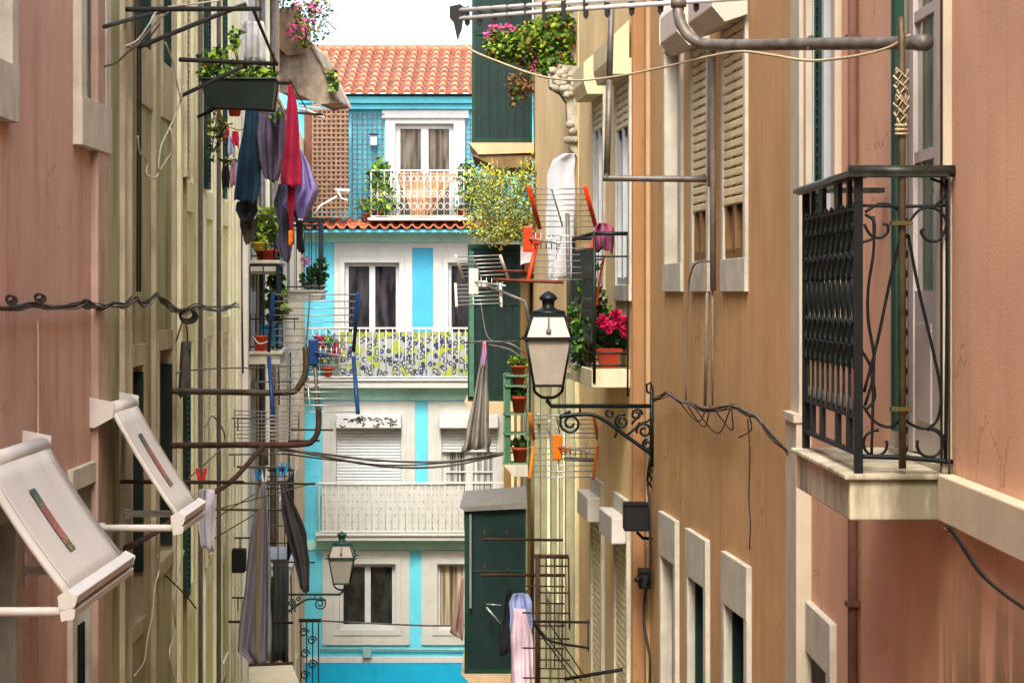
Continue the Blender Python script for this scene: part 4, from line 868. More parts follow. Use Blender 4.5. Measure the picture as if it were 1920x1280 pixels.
# draped net cloth
NET = mat('orange_patterned_cloth', 'b08c6c', .9, .3, 16, h2='8a6648')
def cloth(name, label, rows, d, m, folds=4, amp=.04, cat='laundry', group=None, parent=None, n=18, solid=.006, seed=0, hang=None, ddep=0., sub=5):
    """hanging cloth: rows = (y, x left, x right) in picture px at distance d, real folds in depth"""
    q = MB(); g_ = []; rr = random.Random(seed); ph = rr.uniform(0, 6); R_ = []
    for a, b in zip(rows, rows[1:]):
        for i in range(sub): t = i/sub; t2 = t; R_.append(tuple(a[k]+(b[k]-a[k])*t2 for k in range(3)))
    R_.append(rows[-1]); nr = len(R_)
    K = [(rr.uniform(.35, 1.1)*folds, rr.uniform(0, 6.3), rr.uniform(-.5, .5), rr.uniform(.3, 1.)) for _ in range(4)]
    for i, (y, xl, xr) in enumerate(R_):
        row = []; w_ = abs(xr-xl)*d/FPX; am = min(amp, w_*.22); t = i/max(1, nr-1)
        for j in range(n+1):
            s_ = j/n; ed = 1.2*math.sin(i*.8+ph)*(s_ > .95)-1.2*math.sin(i*.7+ph*2)*(s_ < .05); x = xl+(xr-xl)*s_+ed*min(1, w_*4)
            p = U(x, y, d+ddep*(s_-.5))
            p.y += am*sum(q_*math.sin(2*math.pi*f_*s_+p_+k_*t*4) for f_, p_, k_, q_ in K)*(.45+.55*t)+am*.5*math.sin(t*7+s_*3+ph)
            if i == nr-1: p.z += .018*math.sin(s_*5+ph)+.008*math.sin(s_*17)
            row.append(p)
        g_.append(row)
    q.grid(g_); o = q.build(name, m, parent, solid=solid)
    if parent is None: tag(o, label, cat, group)
    elif label: o['label'] = label
    return o
cloth('draped_cloth', 'orange brown net cloth gathered behind the top balcony railing', [(324, 742, 862), (340, 748, 850), (362, 756, 832), (385, 766, 818), (409, 772, 806)], 45.55, NET, 6, .05, 'cloth')
e = thing('hanging_lantern', 'little pale blue lantern hung on the top railing', 'lantern', U(857, 388, 45.3)); c = U(857, 386, 45.3)
q = MB(); q.lathe(c, [(.05, 0), (.05, .12), (.06, .13), (.005, .2)], 4, rot=.78, sq=True); q.build('body', mat('pale_blue_tin', '9cc4d8', .5), e); q = MB(); q.lathe(c+Vector((0, -.034, .03)), [(.02, 0), (.02, .07)], 4, rot=.78, sq=True); q.build('pane', ROOM, e)
e = thing('wall_lamp', 'small square wall lamp on the blue trellis', 'lamp', U(700, 275, 45.8)); q = MB(); q.pbox(694, 707, 253, 272, 45.75, .1); q.build('shade', mat('grey_glass_shade', '9aa0a0', .4), e); q = MB(); q.pbox(692, 709, 250, 253, 45.72, .14); q.build('cap', DARKBAR, e)
# ---- balcony with roses: pots, roses, bird feeder, trellis pole
e = potted('rose_planter', 'terracotta window box with magenta roses in the rose balcony', 1141, 690, 18.15, 32, 38, [bl(1140, 630, 18.2, 30, 30), bl(1128, 600, 18.2, 16, 26), bl(1160, 640, 18.1, 18, 16)], 620, .055, (3, 6, 0, 0), 31, fl=[([bl(x, y, 18.0, 7, 6)], 26, .035, 1) for x, y in ((1155, 590), (1131, 607), (1142, 615), (1157, 607), (1174, 622), (1128, 600), (1176, 600))], square=True, m=mat('dark_terracotta', '8c3018', .8, .12, 8, .2))
plant('climbing_plant', 'leafy climber behind the cast railing of the rose balcony', [bl(1092, 640, 18.7, 22, 50), bl(1085, 590, 18.9, 14, 30), bl(1122, 545, 18.3, 14, 12), bl(1130, 570, 18.3, 12, 16), bl(1120, 500, 18.4, 8, 14), bl(1092, 550, 18.8, 10, 26)], 560, .06, (5, 4, 1, 0), 32, base=U(1105, 690, 18.5), cat='climber')
cloth('cloth_bundle', 'magenta and grey bundle hung on the rose balcony rail', [(418, 1122, 1142), (428, 1114, 1150), (445, 1112, 1151), (472, 1113, 1149)], 18.0, mat('magenta_bundle', '9a3c58', .9, .3, 14, h2='5a4a60'), 3, .05, 'bundle', n=14)
wire('orange_stake', 'thin orange stake leaning inside the rose balcony', [(1133, 478, 18.2), (1122, 540, 18.2), (1116, 598, 18.2)], .011, mat('orange_rod', 'c85020', .6), cat='stake')
# ---- racks, pipes
def rack(name, label, segs, m, cat='clothes rack', group=None, r=.012):
    q = MB()
    for sgm in segs:
        rr = r
        if isinstance(sgm[0], (int, float)): rr, sgm = sgm[0], sgm[1]
        sgm = [clear(*p_) for p_ in sgm]
        P = [U(*p) for p in sgm]; q.tube(smooth(P, 6) if len(P) > 2 else P, rr, 7)
    return tag(q.build(name, m), label, cat, group)
GR = 'iron clothes line racks on the left house fronts'
rack('clothes_rack', 'topmost iron clothes rack with bolted brace on the olive house', [(.017, [(238, 18, 16.2), (487, 17, 16.4)]), (.014, [(196, 50, 15.2), (262, 32, 16.0), (345, 12, 16.6)]), (.016, [(262, 88, 16.2), (400, 32, 16.35), (462, 8, 16.4)]), (.012, [(474, 17, 16.4), (517, 118, 18.9)]), (.006, [(254, -10, 16.3), (254, 80, 16.3)])], DARKBAR, group=GR)
rack('clothes_rack', 'short black rack arm above the green planter', [(.018, [(337, 112, 18.8), (520, 120, 18.9)]), (.016, [(340, 180, 18.8), (455, 126, 18.9)]), (.01, [(513, 100, 18.9), (514, 135, 18.9)])], DARKBAR, group=GR)
rack('clothes_rack', 'black rack arm carrying the coloured laundry', [(.015, [(373, 150, 19.6), (545, 156, 19.8)]), (.014, [(370, 220, 19.6), (470, 172, 19.7)]), (.006, [(543, 150, 19.8), (575, 205, 23)]), (.006, [(500, 154, 19.8), (530, 206, 23)]), (.006, [(450, 153, 19.8), (480, 207, 23)]), (.012, [(455, 205, 23), (605, 215, 23)])], DARKBAR, group=GR)
rack('clothes_rack', 'long pipe bracket bent upwards below the blue antenna', [(.026, [(325, 733, 19.2), (430, 735, 19.3), (540, 735, 19.4), (562, 722, 19.4), (573, 695, 19.4), (573, 650, 19.4)])], mat('olive_brown_pipe', '4c4234', .6, .2, 12, .2, .4, '2e2218', metal=.2), cat='pipe bracket', group='bent pipe brackets on the left')
rack('clothes_rack', 'dark pipe bracket with diagonal brace lower on the left', [(.024, [(322, 835, 18.8), (440, 834, 18.9), (560, 833, 19.0), (588, 824, 19.0), (597, 800, 19.0), (597, 765, 19.0)]), (.02, [(235, 1028, 16.4), (300, 992, 16.8), (365, 940, 17.6), (430, 905, 18.3), (492, 838, 18.9)]), (.014, [(228, 903, 16.3), (455, 904, 17.6)]), (.008, [(540, 826, 19), (600, 826, 19)]), (.008, [(545, 805, 19.2), (625, 806, 19.2)])], RUST, cat='pipe bracket', group='bent pipe brackets on the left')
rack('clothes_rack', 'olive rack bars holding the long grey sheet', [(.012, [(402, 955, 24.3), (528, 956, 24.5)]), (.012, [(420, 905, 24.2), (590, 907, 24.5)]), (.012, [(445, 875, 24.2), (545, 877, 24.5)]), (.006, [(405, 955, 24.3), (585, 906, 24.5)]), (.006, [(400, 1010, 24), (500, 950, 24.4)]), (.006, [(398, 975, 24), (478, 925, 24.4)])], mat('olive_bar', '5c5034', .6, .2, 10), group=GR)
rack('clothes_rack', 'low dark rack bar crossing behind the long grey sheet', [(.014, [(430, 1165, 25), (548, 1167, 25)])], RUST, group=GR)
rack('clothes_rack', 'short rusty bar above the far street lamp bracket on the left', [(.01, [(500, 1052, 27), (590, 1054, 27)])], RUST, group=GR)
# pipes on the right
rack('wall_pipe', 'thick galvanised pipe bent over at the top right', [(.025, [(1272, -30, 10.2), (1272, 15, 10.2), (1278, 48, 10.15), (1300, 74, 10.1), (1340, 84, 10.0), (1500, 83, 9.4), (1736, 80, 8.5)]), (.034, [(1272, -4, 10.2), (1273, 14, 10.2)]), (.031, [(1716, 80, 8.57), (1737, 80, 8.49)]), (.005, [(1508, 75, 9.4), (1520, 68, 9.4), (1526, 76, 9.4), (1515, 92, 9.3)])], mat('weathered_galvanised', '78736a', .5, .25, 12, .2, .32, '4a3428', metal=.3), cat='pipe')
rack('wall_pipe', 'thin grey pipe bent at a right angle before the roller shutters', [(.02, [(1147, 12, 14.6), (1143, 150, 14.6)]), (.02, [(1143, 150, 14.6), (1138, 328, 14.6)]), (.02, [(1138, 326, 14.6), (1138, 333, 14.6), (1146, 334, 14.6), (1325, 336, 14.6)])], GALV, cat='pipe')
rack('vertical_conduit', 'grey conduit running down the ochre wall beside the middle window', [(.012, [(1330, 95, 14.5), (1330, 350, 14.5)]), (.018, [(1337, y, wd(R2, 1337, .05)) for y in (90, 545)]), (.006, [(1336, y, wd(R2, 1336, .03)) for y in (545, 760)]), (.01, [(1326, 548, wd(R2, 1326)), (1322, 760, wd(R2, 1322))]), (.006, [(x, y, wd(R2, x, .04)) for x, y in ((1333, 490), (1308, 492), (1296, 510), (1290, 560), (1286, 750))])], mat('dusty_grey_conduit', '7c7264', .7, .15, 10), cat='conduit')
# twin rail with black clips at the top
e = thing('clothes_rail', 'white twin rail with black clips along the top edge', 'rail', U(868, 30, 13.0))
q = MB()
for dy in (0, 16): q.tube([U(858, 20+dy, 13.0), U(1060, 6+dy*.8, 12.6), U(1420, -16+dy*.7, 11.8)], .013, 8)
q.build('rail', mat('pale_aluminium', 'c8cccc', .4, .05, 10, metal=.2), e)
for i, x in enumerate((875, 898, 925, 954, 987, 1021, 1057, 1098, 1138, 1184, 1238, 1305)):
    y = 30-(x-868)*.062; d = 13-(x-868)*.0021; q = MB()
    q.prism([U(x-5, y-16, d-.02), U(x+5, y-18, d-.02), U(x+6, y+14, d-.02), U(x+1, y+20, d-.02), U(x-4, y+14, d-.02)], (0, .04, 0)); q.build('clip', mat('black_plastic_clip', '1e1c1e', .5, .1, 20), e)
q = MB(); q.prism([U(845, 14, 12.98), U(862, 10, 12.98), U(870, 16, 12.98), U(866, 34, 12.98), U(864, 52, 12.98), U(858, 68, 12.98), U(852, 40, 12.98), U(845, 32, 12.98)], (0, .05, 0)); q.build('end_cap', mat('black_plastic_clip', '1e1c1e'), e, bevel=.006)
wire('white_rope', 'slack pale rope hanging below the twin rail to the pole', [(860, 66, 13), (880, 92, 12.8), (940, 118, 12.4), (1010, 142, 12), (1080, 151, 11.4), (1160, 143, 11), (1250, 125, 10.4), (1330, 106, 10), (1390, 97, 9.6), (1450, 104, 9.2), (1520, 114, 8.9), (1600, 106, 8.5), (1665, 90, 8.3), (1706, 66, 8.2)], .0055, ROPE, cat='rope')
# ---- grid antennas
def antenna(label, x0, x1, ys, d, cm, nr, mast=None, tilt=0., hub=None, er=.012, group='grid television antennas', rod=.0045):
    xm = (x0+x1)/2; e = thing('television_antenna', label, 'antenna', U(xm, ys[-1][1], d), group)
    q = MB(); t = MB()
    for (ya, yb, xa, xb, dd) in ys:     # panel: rows, shear of the top/bottom ends, depth change
        for i in range(nr):
            f = i/(nr-1); y = ya+(yb-ya)*f; x_ = xa+(xb-xa)*f; q.tube([U(x0+x_, y, d+dd*f), U(x1+x_, y+tilt, d+dd*f)], rod, 5)
        for xx in (x0, x1): t = MB(); t.tube([U(xx+xa, ya-3, d-.01), U(xx+xb, yb+3, d+dd-.01)], er, 6); t.build('end_bar', cm, e)
        q.tube([U(xm-10+xa, ya, d+.01), U(xm-10+xb, yb, d+dd+.01)], rod*1.6, 5)
    q.build('reflector_grid', ALU, e)
    if hub:
        q = MB(); (hx, hy) = hub; k = d/FPX; c = U(hx, hy, d-.12)
        q.box((c.x-9*k, c.y, c.z-24*k), (c.x+9*k, c.y+.06, c.z+24*k)); q.box((c.x+9*k, c.y+.01, c.z-10*k), (c.x+26*k, c.y+.05, c.z+2*k)); q.build('dipole_box', cm, e, bevel=.01)
        q = MB(); q.tube([U(hx, hy, d-.1), U(hx+60*(1 if hx < xm+20 else -1), hy+8, d-.5)], .009, 6)
        for i in range(5): a = U(hx+14+i*10, hy+2+i, d-.15-i*.07); q.tube([a+Vector((0, 0, -.06)), a+Vector((0, 0, .06))], .005, 5)
        q.build('boom', ALU, e)
    if mast: q = MB(); q.tube([U(*p) for p in mast], .018, 8); q.build('mast', GALV, e)
    return e
BLUEP = mat('blue_plastic', '123a72', .4, .08, 8); REDP = mat('red_orange_plastic', 'd23a12', .4, .05, 8); ORP = mat('orange_plastic', 'd47412', .4, .05, 8)
antenna('large grid antenna with dark blue end bars, over the pipe brackets', 508, 667, ((552, 655, 4, -4, .35), (672, 772, -4, 4, -.35)), 19.6, BLUEP, 9, [(585, 640, 19.6), (592, 700, 19.5), (596, 770, 19.3)], 0, (587, 660), .017)
antenna('grid antenna with bright red end bars behind the large lantern', 1002, 1108, ((354, 425, -11, 10, .3), (442, 524, 8, -12, -.3)), 19.0, REDP, 8, [(1064, 400, 19.1), (1066, 520, 19.1), (1067, 640, 19.2)], 0, (990, 448), .018)
antenna('grid antenna with orange end bars below the large lantern', 997, 1117, ((778, 820, -4, 4, .2), (840, 894, 3, -4, -.2)), 20.0, ORP, 6, [(1115, 862, 20), (1060, 860, 20.4)], 0, (1045, 838), .016)
antenna('white grid antenna with cream end bars before the middle green balcony', 862, 946, ((482, 518, -8, 6, .25), (535, 572, -8, -6, -.25)), 25.0, WHITE_P, 6, [(900, 530, 25), (985, 565, 24.6), (1000, 640, 24.6)], -4, (888, 528), .016, rod=.006)
antenna('small aluminium antenna low behind the left pipe brackets', 440, 560, ((770, 800, 0, 0, .1), (806, 836, 0, 0, .1)), 21.5, ALU, 5, [(500, 836, 21.5), (500, 870, 21.6)], 2, None, .008)
e = thing('satellite_arm', 'small white aerial on the blue house terrace', 'antenna', U(595, 400, 40)); q = MB(); q.tube([U(590, 402, 40), U(600, 386, 40), U(632, 368, 40)], .018, 6); q.tube([U(628, 356, 40), U(656, 358, 40)], .03, 6); q.tube([U(632, 356, 40), U(640, 372, 40), U(652, 376, 40)], .018, 6); q.build('arm', WHITE_P, e)
e = thing('satellite_arm', 'white aerial arm pointing right under the stone eave', 'antenna', U(555, 205, 33)); q = MB(); q.tube([U(555, 205, 33), U(575, 206, 33), U(608, 221, 33)], .018, 6); q.tube([U(556, 198, 33), U(604, 203, 33)], .01, 5); q.build('arm', WHITE_P, e)
# ---- laundry on the upper rack
GL_ = 'coloured laundry on the upper left rack'
def jean(c, h2): return mat('cloth_'+c, c, .95, .12, 5, h2=h2, bump=.2)
DL = 20.6
cloth('hanging_trousers', 'dark teal trousers hanging left of the grey shirt', [(200, 462, 484), (250, 455, 486), (300, 448, 490), (345, 444, 490), (380, 440, 484)], DL, jean('1f3c50', '12283a'), 3, .07, group=GL_, seed=1)
cloth('hanging_cloth', 'bright blue strip hanging beside the dark teal trousers', [(203, 480, 490), (235, 481, 492), (300, 482, 490), (335, 484, 487)], DL+.1, jean('3c7ab8', '285a8c'), 2, .03, group=GL_, seed=2, n=8)
cloth('hanging_shirt', 'grey mauve shirt hanging in the middle of the upper laundry', [(205, 487, 536), (225, 484, 536), (260, 482, 538), (300, 486, 534), (325, 492, 526), (338, 500, 520)], DL-.1, jean('63586e', '4a4156'), 4, .08, group=GL_, seed=3)
cloth('hanging_sweater', 'crimson top hanging at the front right of the upper laundry', [(157, 541, 546), (190, 538, 556), (240, 536, 560), (300, 530, 562), (335, 524, 564), (347, 528, 562)], DL-.35, jean('a31a3e', '7c1230'), 2, .05, group=GL_, seed=4, n=14)
cloth('hanging_cloth', 'dark red strip hanging below the crimson top', [(345, 540, 553), (380, 540, 553), (410, 542, 550), (460, 545, 551)], DL-.3, jean('8c1226', '64101e'), 2, .03, group=GL_, seed=5, n=8)
cloth('hanging_shirt', 'lavender shirt spread behind the crimson top', [(280, 560, 564), (310, 556, 580), (355, 542, 597), (385, 528, 586), (412, 552, 570)], DL, jean('8d80b4', '6d6296'), 3, .08, group=GL_, seed=6)
cloth('hanging_trousers', 'faded grey trousers hanging lowest in the upper laundry', [(345, 522, 548), (380, 514, 550), (420, 522, 546), (460, 520, 548), (488, 528, 545)], DL+.1, jean('55566c', '44465a'), 3, .06, group=GL_, seed=7)
cloth('hanging_sock', 'black socks hanging next to the orange tag', [(415, 554, 568), (445, 556, 568), (472, 556, 572)], DL, jean('141216', '0c0a0e'), 2, .03, group=GL_, seed=8, n=8)
cloth('hanging_cloth', 'narrow orange tag of cloth in the upper laundry', [(432, 541, 549), (458, 541, 549)], DL-.5, jean('e07a14', 'c0600c'), 1, .01, group=GL_, seed=9, n=5)
cloth('hanging_cloth', 'black bunched garment under the teal trousers', [(378, 446, 482), (395, 442, 482), (410, 450, 476), (414, 456, 470)], DL+.1, jean('1c1a1c', '2e3236'), 3, .06, group=GL_, seed=10, n=12)
cloth('hanging_cloth', 'brown and dark green garment at the bottom of the upper laundry', [(410, 450, 484), (430, 452, 482), (455, 458, 472)], DL+.2, jean('3a4440', '5c4a40'), 3, .06, group=GL_, seed=11, n=12)
for (x, y0, y1, c, c2, lb) in ((423, 232, 262, 'b01850', 'd04070', 'small magenta cloth pegged left of the trousers'), (433, 255, 292, 'b8c0d0', '8090b4', 'small pale blue cloth pegged left of the trousers'), (441, 246, 275, 'a01838', 'c02848', 'small crimson cloth pegged left of the trousers'), (423, 300, 352, '181418', '2a1820', 'small black cloth pegged left of the trousers'), (438, 300, 350, '8a6c80', 'a88898', 'small dusty pink cloth pegged left of the trousers')):
    cloth('hanging_cloth', lb, [(y0, x-5, x+5), ((y0+y1)/2, x-7, x+7), (y1, x-6, x+6)], 21.4, jean(c, c2), 2, .03, group='small washing left of the trousers', n=8)
wire('washing_line', 'thin line carrying the small washing left of the trousers', [(408, 228, 21.3), (425, 236, 21.4), (447, 244, 21.4), (462, 240, 21.5)], .004, WIRE, cat='line')
# ---- lower laundry
SHT = mat('grey_lavender_sheet', '8c8894', .95, .06, 4, 0)
o = cloth('hanging_sheet', 'long grey lavender sheet with a yellow stripe', [(905, 486, 497), (950, 478, 501), (1010, 470, 505), (1080, 461, 508), (1150, 452, 510), (1220, 444, 511), (1240, 470, 507)], 23.6, SHT, 4, .10, cat='laundry', seed=12, n=26)
cloth('stripe', None, [(935, 484, 490), (1010, 482, 488), (1080, 481, 486), (1150, 480, 485), (1236, 478, 483)], 23.46, mat('yellow_stripe', '8c7a50', .9, .1, 8), 1, .01, parent=o, n=4)
cloth('hanging_trousers', 'charcoal trousers swinging right of the grey sheet', [(908, 525, 536), (950, 528, 556), (1000, 536, 575), (1050, 552, 580), (1108, 564, 580)], 24.2, jean('4c494a', '302e30'), 3, .08, seed=13)
cloth('hanging_cloth', 'white cloth hanging from the left rack bars', [(917, 372, 402), (950, 371, 404), (990, 374, 402), (1030, 378, 400)], 17.6, jean('b6b4bc', '96949e'), 3, .04, seed=14)
for i, (x, y, c) in enumerate(((485, 890, '1c86c8'), (496, 893, 'e0e4e8'), (526, 885, '1c86c8'), (534, 878, '2c96d8'), (378, 893, 'c02414'), (492, 922, 'c8a01c'), (421, 935, '2aa884'))):
    c_0 = U(x, y, 24.2 if x > 400 else 17.5); q = MB()
    for s_ in (-1, 1): q.prism([c_0+Vector((s_*.012-.01, -.03, -.05)), c_0+Vector((s_*.012+.01, -.03, -.05)), c_0+Vector((s_*.03+.012, -.03, .06)), c_0+Vector((s_*.03-.012, -.03, .06))], (0, .03, 0))
    tag(q.build('clothes_peg', mat('peg_'+c, c, .5)), ('deep blue peg over the long grey sheet', 'white peg over the long grey sheet', 'blue peg over the charcoal trousers, lower of two', 'bright blue peg over the charcoal trousers, upper of two', 'red peg over the white cloth', 'yellow peg at the top of the grey sheet', 'green peg on the olive rack bars')[i], 'clothes peg', 'plastic clothes pegs')
# right low laundry
GL2 = 'laundry beside the lowest closed balcony'
cloth('hanging_shirt', 'light blue shirt beside the lowest green balcony', [(1112, 962, 990), (1130, 955, 998), (1165, 956, 998), (1190, 958, 996)], 22.3, jean('8090c4', 'a8b4dc'), 3, .06, group=GL2, seed=15)
cloth('hanging_towel', 'pink and white towel beside the lowest green balcony', [(1140, 964, 984), (1190, 958, 998), (1240, 958, 1000), (1300, 960, 1002)], 22.2, jean('c4a0b8', 'e0d4da'), 4, .06, group=GL2, seed=16)
cloth('hanging_cloth', 'black cloth hanging left of the light blue shirt', [(1105, 950, 958), (1150, 944, 958), (1225, 936, 956)], 22.5, jean('141418', '22222a'), 2, .05, group=GL2, seed=17, n=10)
cloth('hanging_cloth', 'brown patterned cloth left of the lowest green balcony', [(1080, 866, 870), (1130, 856, 869), (1185, 844, 869), (1197, 862, 868)], 25.1, jean('7a6460', '9a7c70'), 2, .05, seed=18, n=10)
# closed parasol on its pole
e = thing('closed_parasol', 'closed grey parasol hanging point up in mid street', 'parasol', U(893, 845, 22.4))
cloth('canopy', None, [(648, 905, 911), (690, 899, 914), (740, 889, 915), (800, 877, 917), (832, 870, 919), (845, 866, 918)], 22.4, mat('grey_canvas', '8c8880', .9, .08, 5, 0, h2='7a766e'), 3, .06, parent=e, n=26)
cloth('tie', None, [(640, 905, 911), (665, 905, 913), (688, 901, 909)], 22.25, jean('b8607c', '6c7cc0'), 2, .02, parent=e, n=6)
rack('clothes_rack', 'thin brown pole from which the parasol hangs', [(.010, [(872, 642, 22.6), (915, 640, 22.5), (955, 644, 22.4), (985, 662, 22.4)]), (.010, [(915, 646, 22.5), (955, 655, 22.4), (978, 672, 22.4)])], GALV, cat='pole')
# ---- right racks
GRR = 'rusty rack bars on the right'
rack('clothes_rack', 'upper rusty rack bar in front of the lowest green balcony', [(.013, [(903, 1010, 22.4), (1056, 1012, 22.4)]), (.008, [(908, 1010, 22.4), (908, 992, 22.4)]), (.008, [(950, 1010, 22.4), (950, 994, 22.4)])], RUST, group=GRR)
rack('clothes_rack', 'lower rusty rack bar in front of the lowest green balcony', [(.016, [(903, 1077, 22.3), (1066, 1078, 22.3)]), (.008, [(908, 1077, 22.3), (908, 1058, 22.3)]), (.008, [(952, 1077, 22.3), (952, 1060, 22.3)])], RUST, group=GRR)
q = [(.022, [(1008, 1040, 21.6), (1008, 1300, 21.6)]), (.02, [(1002, 1042, 21.6), (1066, 1043, 21.6)]), (.008, [(1066, 1043, 21.6), (1068, 1180, 21.6)])]
for i, y in enumerate((1060, 1098, 1110, 1130, 1148, 1172, 1196, 1214, 1236, 1252, 1270)): q.append((.008, [(980 if i % 3 == 1 else 1005, y, 21.6), (1068-(i % 2)*10, y+1, 21.7)]))
for x in (1024, 1040, 1054): q.append((.006, [(x, 1045, 21.65), (x, 1250, 21.65)]))
rack('ladder_rack', 'rusty ladder shaped rack frame at the bottom centre', q, RUST, cat='rack frame')
rack('clothes_rack', 'black bars reaching right from the ladder rack', [(.011, [(1000, 1164, 19.5), (1104, 1166, 18.9)]), (.011, [(1000, 1168, 19.5), (1030, 1200, 19.5), (1103, 1214, 18.9)]), (.015, [(1060, 1272, 18.9), (1180, 1252, 18.2)]), (.006, [(1103, 1160, 18.9), (1103, 1220, 18.9)]), (.006, [(1005, 1170, 19.5), (1090, 1275, 18.8)]), (.006, [(1030, 1168, 19.5), (1098, 1270, 18.8)]), (.006, [(1015, 1190, 19.5), (1085, 1285, 18.8)])], DARKBAR, group=GRR)
rack('clothes_rack', 'double rusty bar just above the large lantern', [(.014, [(925, 524, 18.6), (1056, 529, 18.4)]), (.009, [(925, 508, 18.8), (982, 508, 18.8)])], mat('bright_rust', '6e3826', .85, .2, 15), group=GRR)
rack('bird_cage_hook', 'small grey hook on the lowest green balcony', [(.008, [(912, 1132, 25.2), (940, 1134, 25.2)]), (.012, [(912, 1138, 25.2), (938, 1168, 25.2)])], ALU, cat='hook')
# ---- green shelf with pots
e = thing('plant_shelf', 'narrow green iron shelf holding orange pots', 'plant shelf', U(965, 868, 21.2))
q = MB()
for y in (703, 722, 775, 812, 868): q.pbox(943, 990, y, y+3, 21.1, .3)
for x in (944, 988): q.pbox(x, x+3, 700, 870, 21.1, .02); q.pbox(x, x+3, 700, 870, 21.38, .02)
q.build('frame', mat('pale_green_iron', '5c8464', .6, .15, 10, .3), e)
q = MB(); q.pbox(946, 957, 700, 868, 21.12, .26); q.build('side_panel', mat('green_side_panel', '3f6e50', .7, .12, 8, .3), e)
q = MB(); q.prism([U(944, 871, 21.08), U(990, 871, 21.08), U(990, 893, 21.08), U(962, 893, 21.08)], (0, .35, 0)); q.build('shelf_base', STONE, e)
PG = 'pots on the narrow green shelf'
for (px, pb, r_, h_, lb, w_) in ((972, 703, 14, 18, 'topmost pot on the green shelf with fresh green herb', (6, 1, 4, 0)), (972, 722, 12, 14, 'low pot right under the top of the green shelf', None), (973, 774, 14, 32, 'tall ribbed orange pot on the green shelf', (2, 6, 0, 0)), (975, 866, 15, 28, 'lowest dark orange pot on the green shelf', (1, 4, 1, 0))):
    if w_: potted('potted_plant', lb, px, pb, 21.2, r_, h_, [bl(px, pb-h_-8, 21.2, r_+1, 9)], 130, .04, w_, int(pb), group=PG)
    else: e2 = thing('flower_pot', lb, 'pot', U(px, pb, 21.2), PG); pot(e2, U(px, pb, 21.2), r_*21.2/FPX, h_*21.2/FPX)
# ---- white sheet hung on the right
cloth('hanging_sheet', 'large white sheet behind the red antenna', [(288, 1058, 1078), (300, 1036, 1078), (330, 1026, 1077), (400, 1023, 1077), (470, 1026, 1076), (525, 1028, 1072)], 21.5, mat('white_sheet', 'b8bcc2', .9, .04, 4, 0), 1.2, .035, seed=19, n=22)
# ---- planter and plants on the left
e = thing('window_planter', 'long dark green window planter full of leafy plants', 'planter', U(450, 203, 19.2))
q = MB(); a = U(380, 203, 19.1); b = U(514, 150, 19.1); q.prism([(a.x+.03, 19.1, a.z+.03), (b.x-.03, 19.1, a.z), (b.x, 19.1, b.z), (a.x, 19.1, b.z)], (0, .3, 0)); q.box((a.x-.02, 19.08, b.z), (b.x+.02, 19.42, b.z+.02)); q.build('box', mat('dark_green_plastic', '0a1a16', .45, .1, 8, .2), e, bevel=.01)
plant('', '', [bl(395, 138, 19.25, 22, 16), bl(440, 135, 19.25, 26, 14), bl(490, 138, 19.25, 30, 14), bl(410, 105, 19.3, 22, 12), bl(440, 75, 19.3, 10, 22)], 420, .06, (5, 2, 5, 0), 41, base=U(450, 150, 19.25), parent=e)
potted('potted_plant', 'red pot standing behind the long green planter', 392, 140, 19.6, 9, 20, [bl(394, 112, 19.6, 20, 12)], 90, .05, (4, 2, 4, 0), 42, m=mat('red_pot', 'b03010', .6), group='pots on the left house fronts')
potted('potted_plant', 'terracotta pot under the long green planter', 440, 218, 22, 14, 22, [bl(440, 196, 22, 14, 6)], 60, .05, (2, 4, 1, 0), 43, group='pots on the left house fronts')
plant('trailing_plant', 'sprigs trailing below the left end of the green planter', [bl(408, 240, 20.5, 18, 22), bl(400, 285, 20.6, 12, 18), bl(432, 305, 20.7, 14, 10), bl(520, 215, 20.4, 14, 14)], 170, .05, (4, 3, 3, 1), 44, base=U(410, 205, 20.4), cat='plant')
e = thing('bucket', 'orange bucket with white handle on the left balcony', 'bucket', U(489, 658, 27.1)); c = U(489, 658, 27.05); k = 27.05/FPX
q = MB(); q.lathe(c, [(11*k, 0), (14*k, 26*k), (15.5*k, 27*k), (15.5*k, 29*k), (13*k, 28*k)], 16); q.build('body', mat('orange_bucket', 'c84018', .5), e); q = MB(); q.tube(smooth([U(475, 632, 27), U(486, 644, 26.85), U(503, 640, 27)], 5), .008, 5); q.build('handle', WHITE, e)
e = thing('blue_crate', 'teal plastic crate on the left balcony', 'crate', U(508, 652, 27.4)); q = MB(); q.pbox(488, 524, 612, 650, 27.35, .3); q.build('body', mat('teal_plastic', '1c5c74', .5, .1, 10), e); q = MB(); q.pbox(486, 526, 608, 613, 27.33, .34); q.build('rim', mat('teal_plastic', '1c5c74'), e)
potted('potted_plant', 'yellow green plant in a red tub on the upper left balcony', 500, 488, 27.5, 22, 20, [bl(502, 420, 27.5, 22, 28), bl(490, 448, 27.5, 16, 14), bl(512, 400, 27.5, 12, 14)], 360, .09, (2, 0, 8, 0), 45, m=mat('red_tub', 'a8321c', .6), group='pots on the left house fronts')
potted('potted_plant', 'yellow basket with leaves on the upper left balcony', 486, 470, 27.2, 14, 16, [bl(488, 450, 27.2, 12, 8)], 60, .07, (2, 1, 6, 0), 46, m=mat('yellow_basket', 'c0a83c', .8, .15, 20), group='pots on the left house fronts')
plant('climbing_plant', 'green climber on the left balcony behind the blue antenna', [bl(515, 520, 28, 14, 22), bl(520, 570, 28, 16, 34), bl(508, 600, 28, 10, 20)], 260, .09, (4, 3, 3, 0), 47, base=U(512, 655, 28), cat='climber')
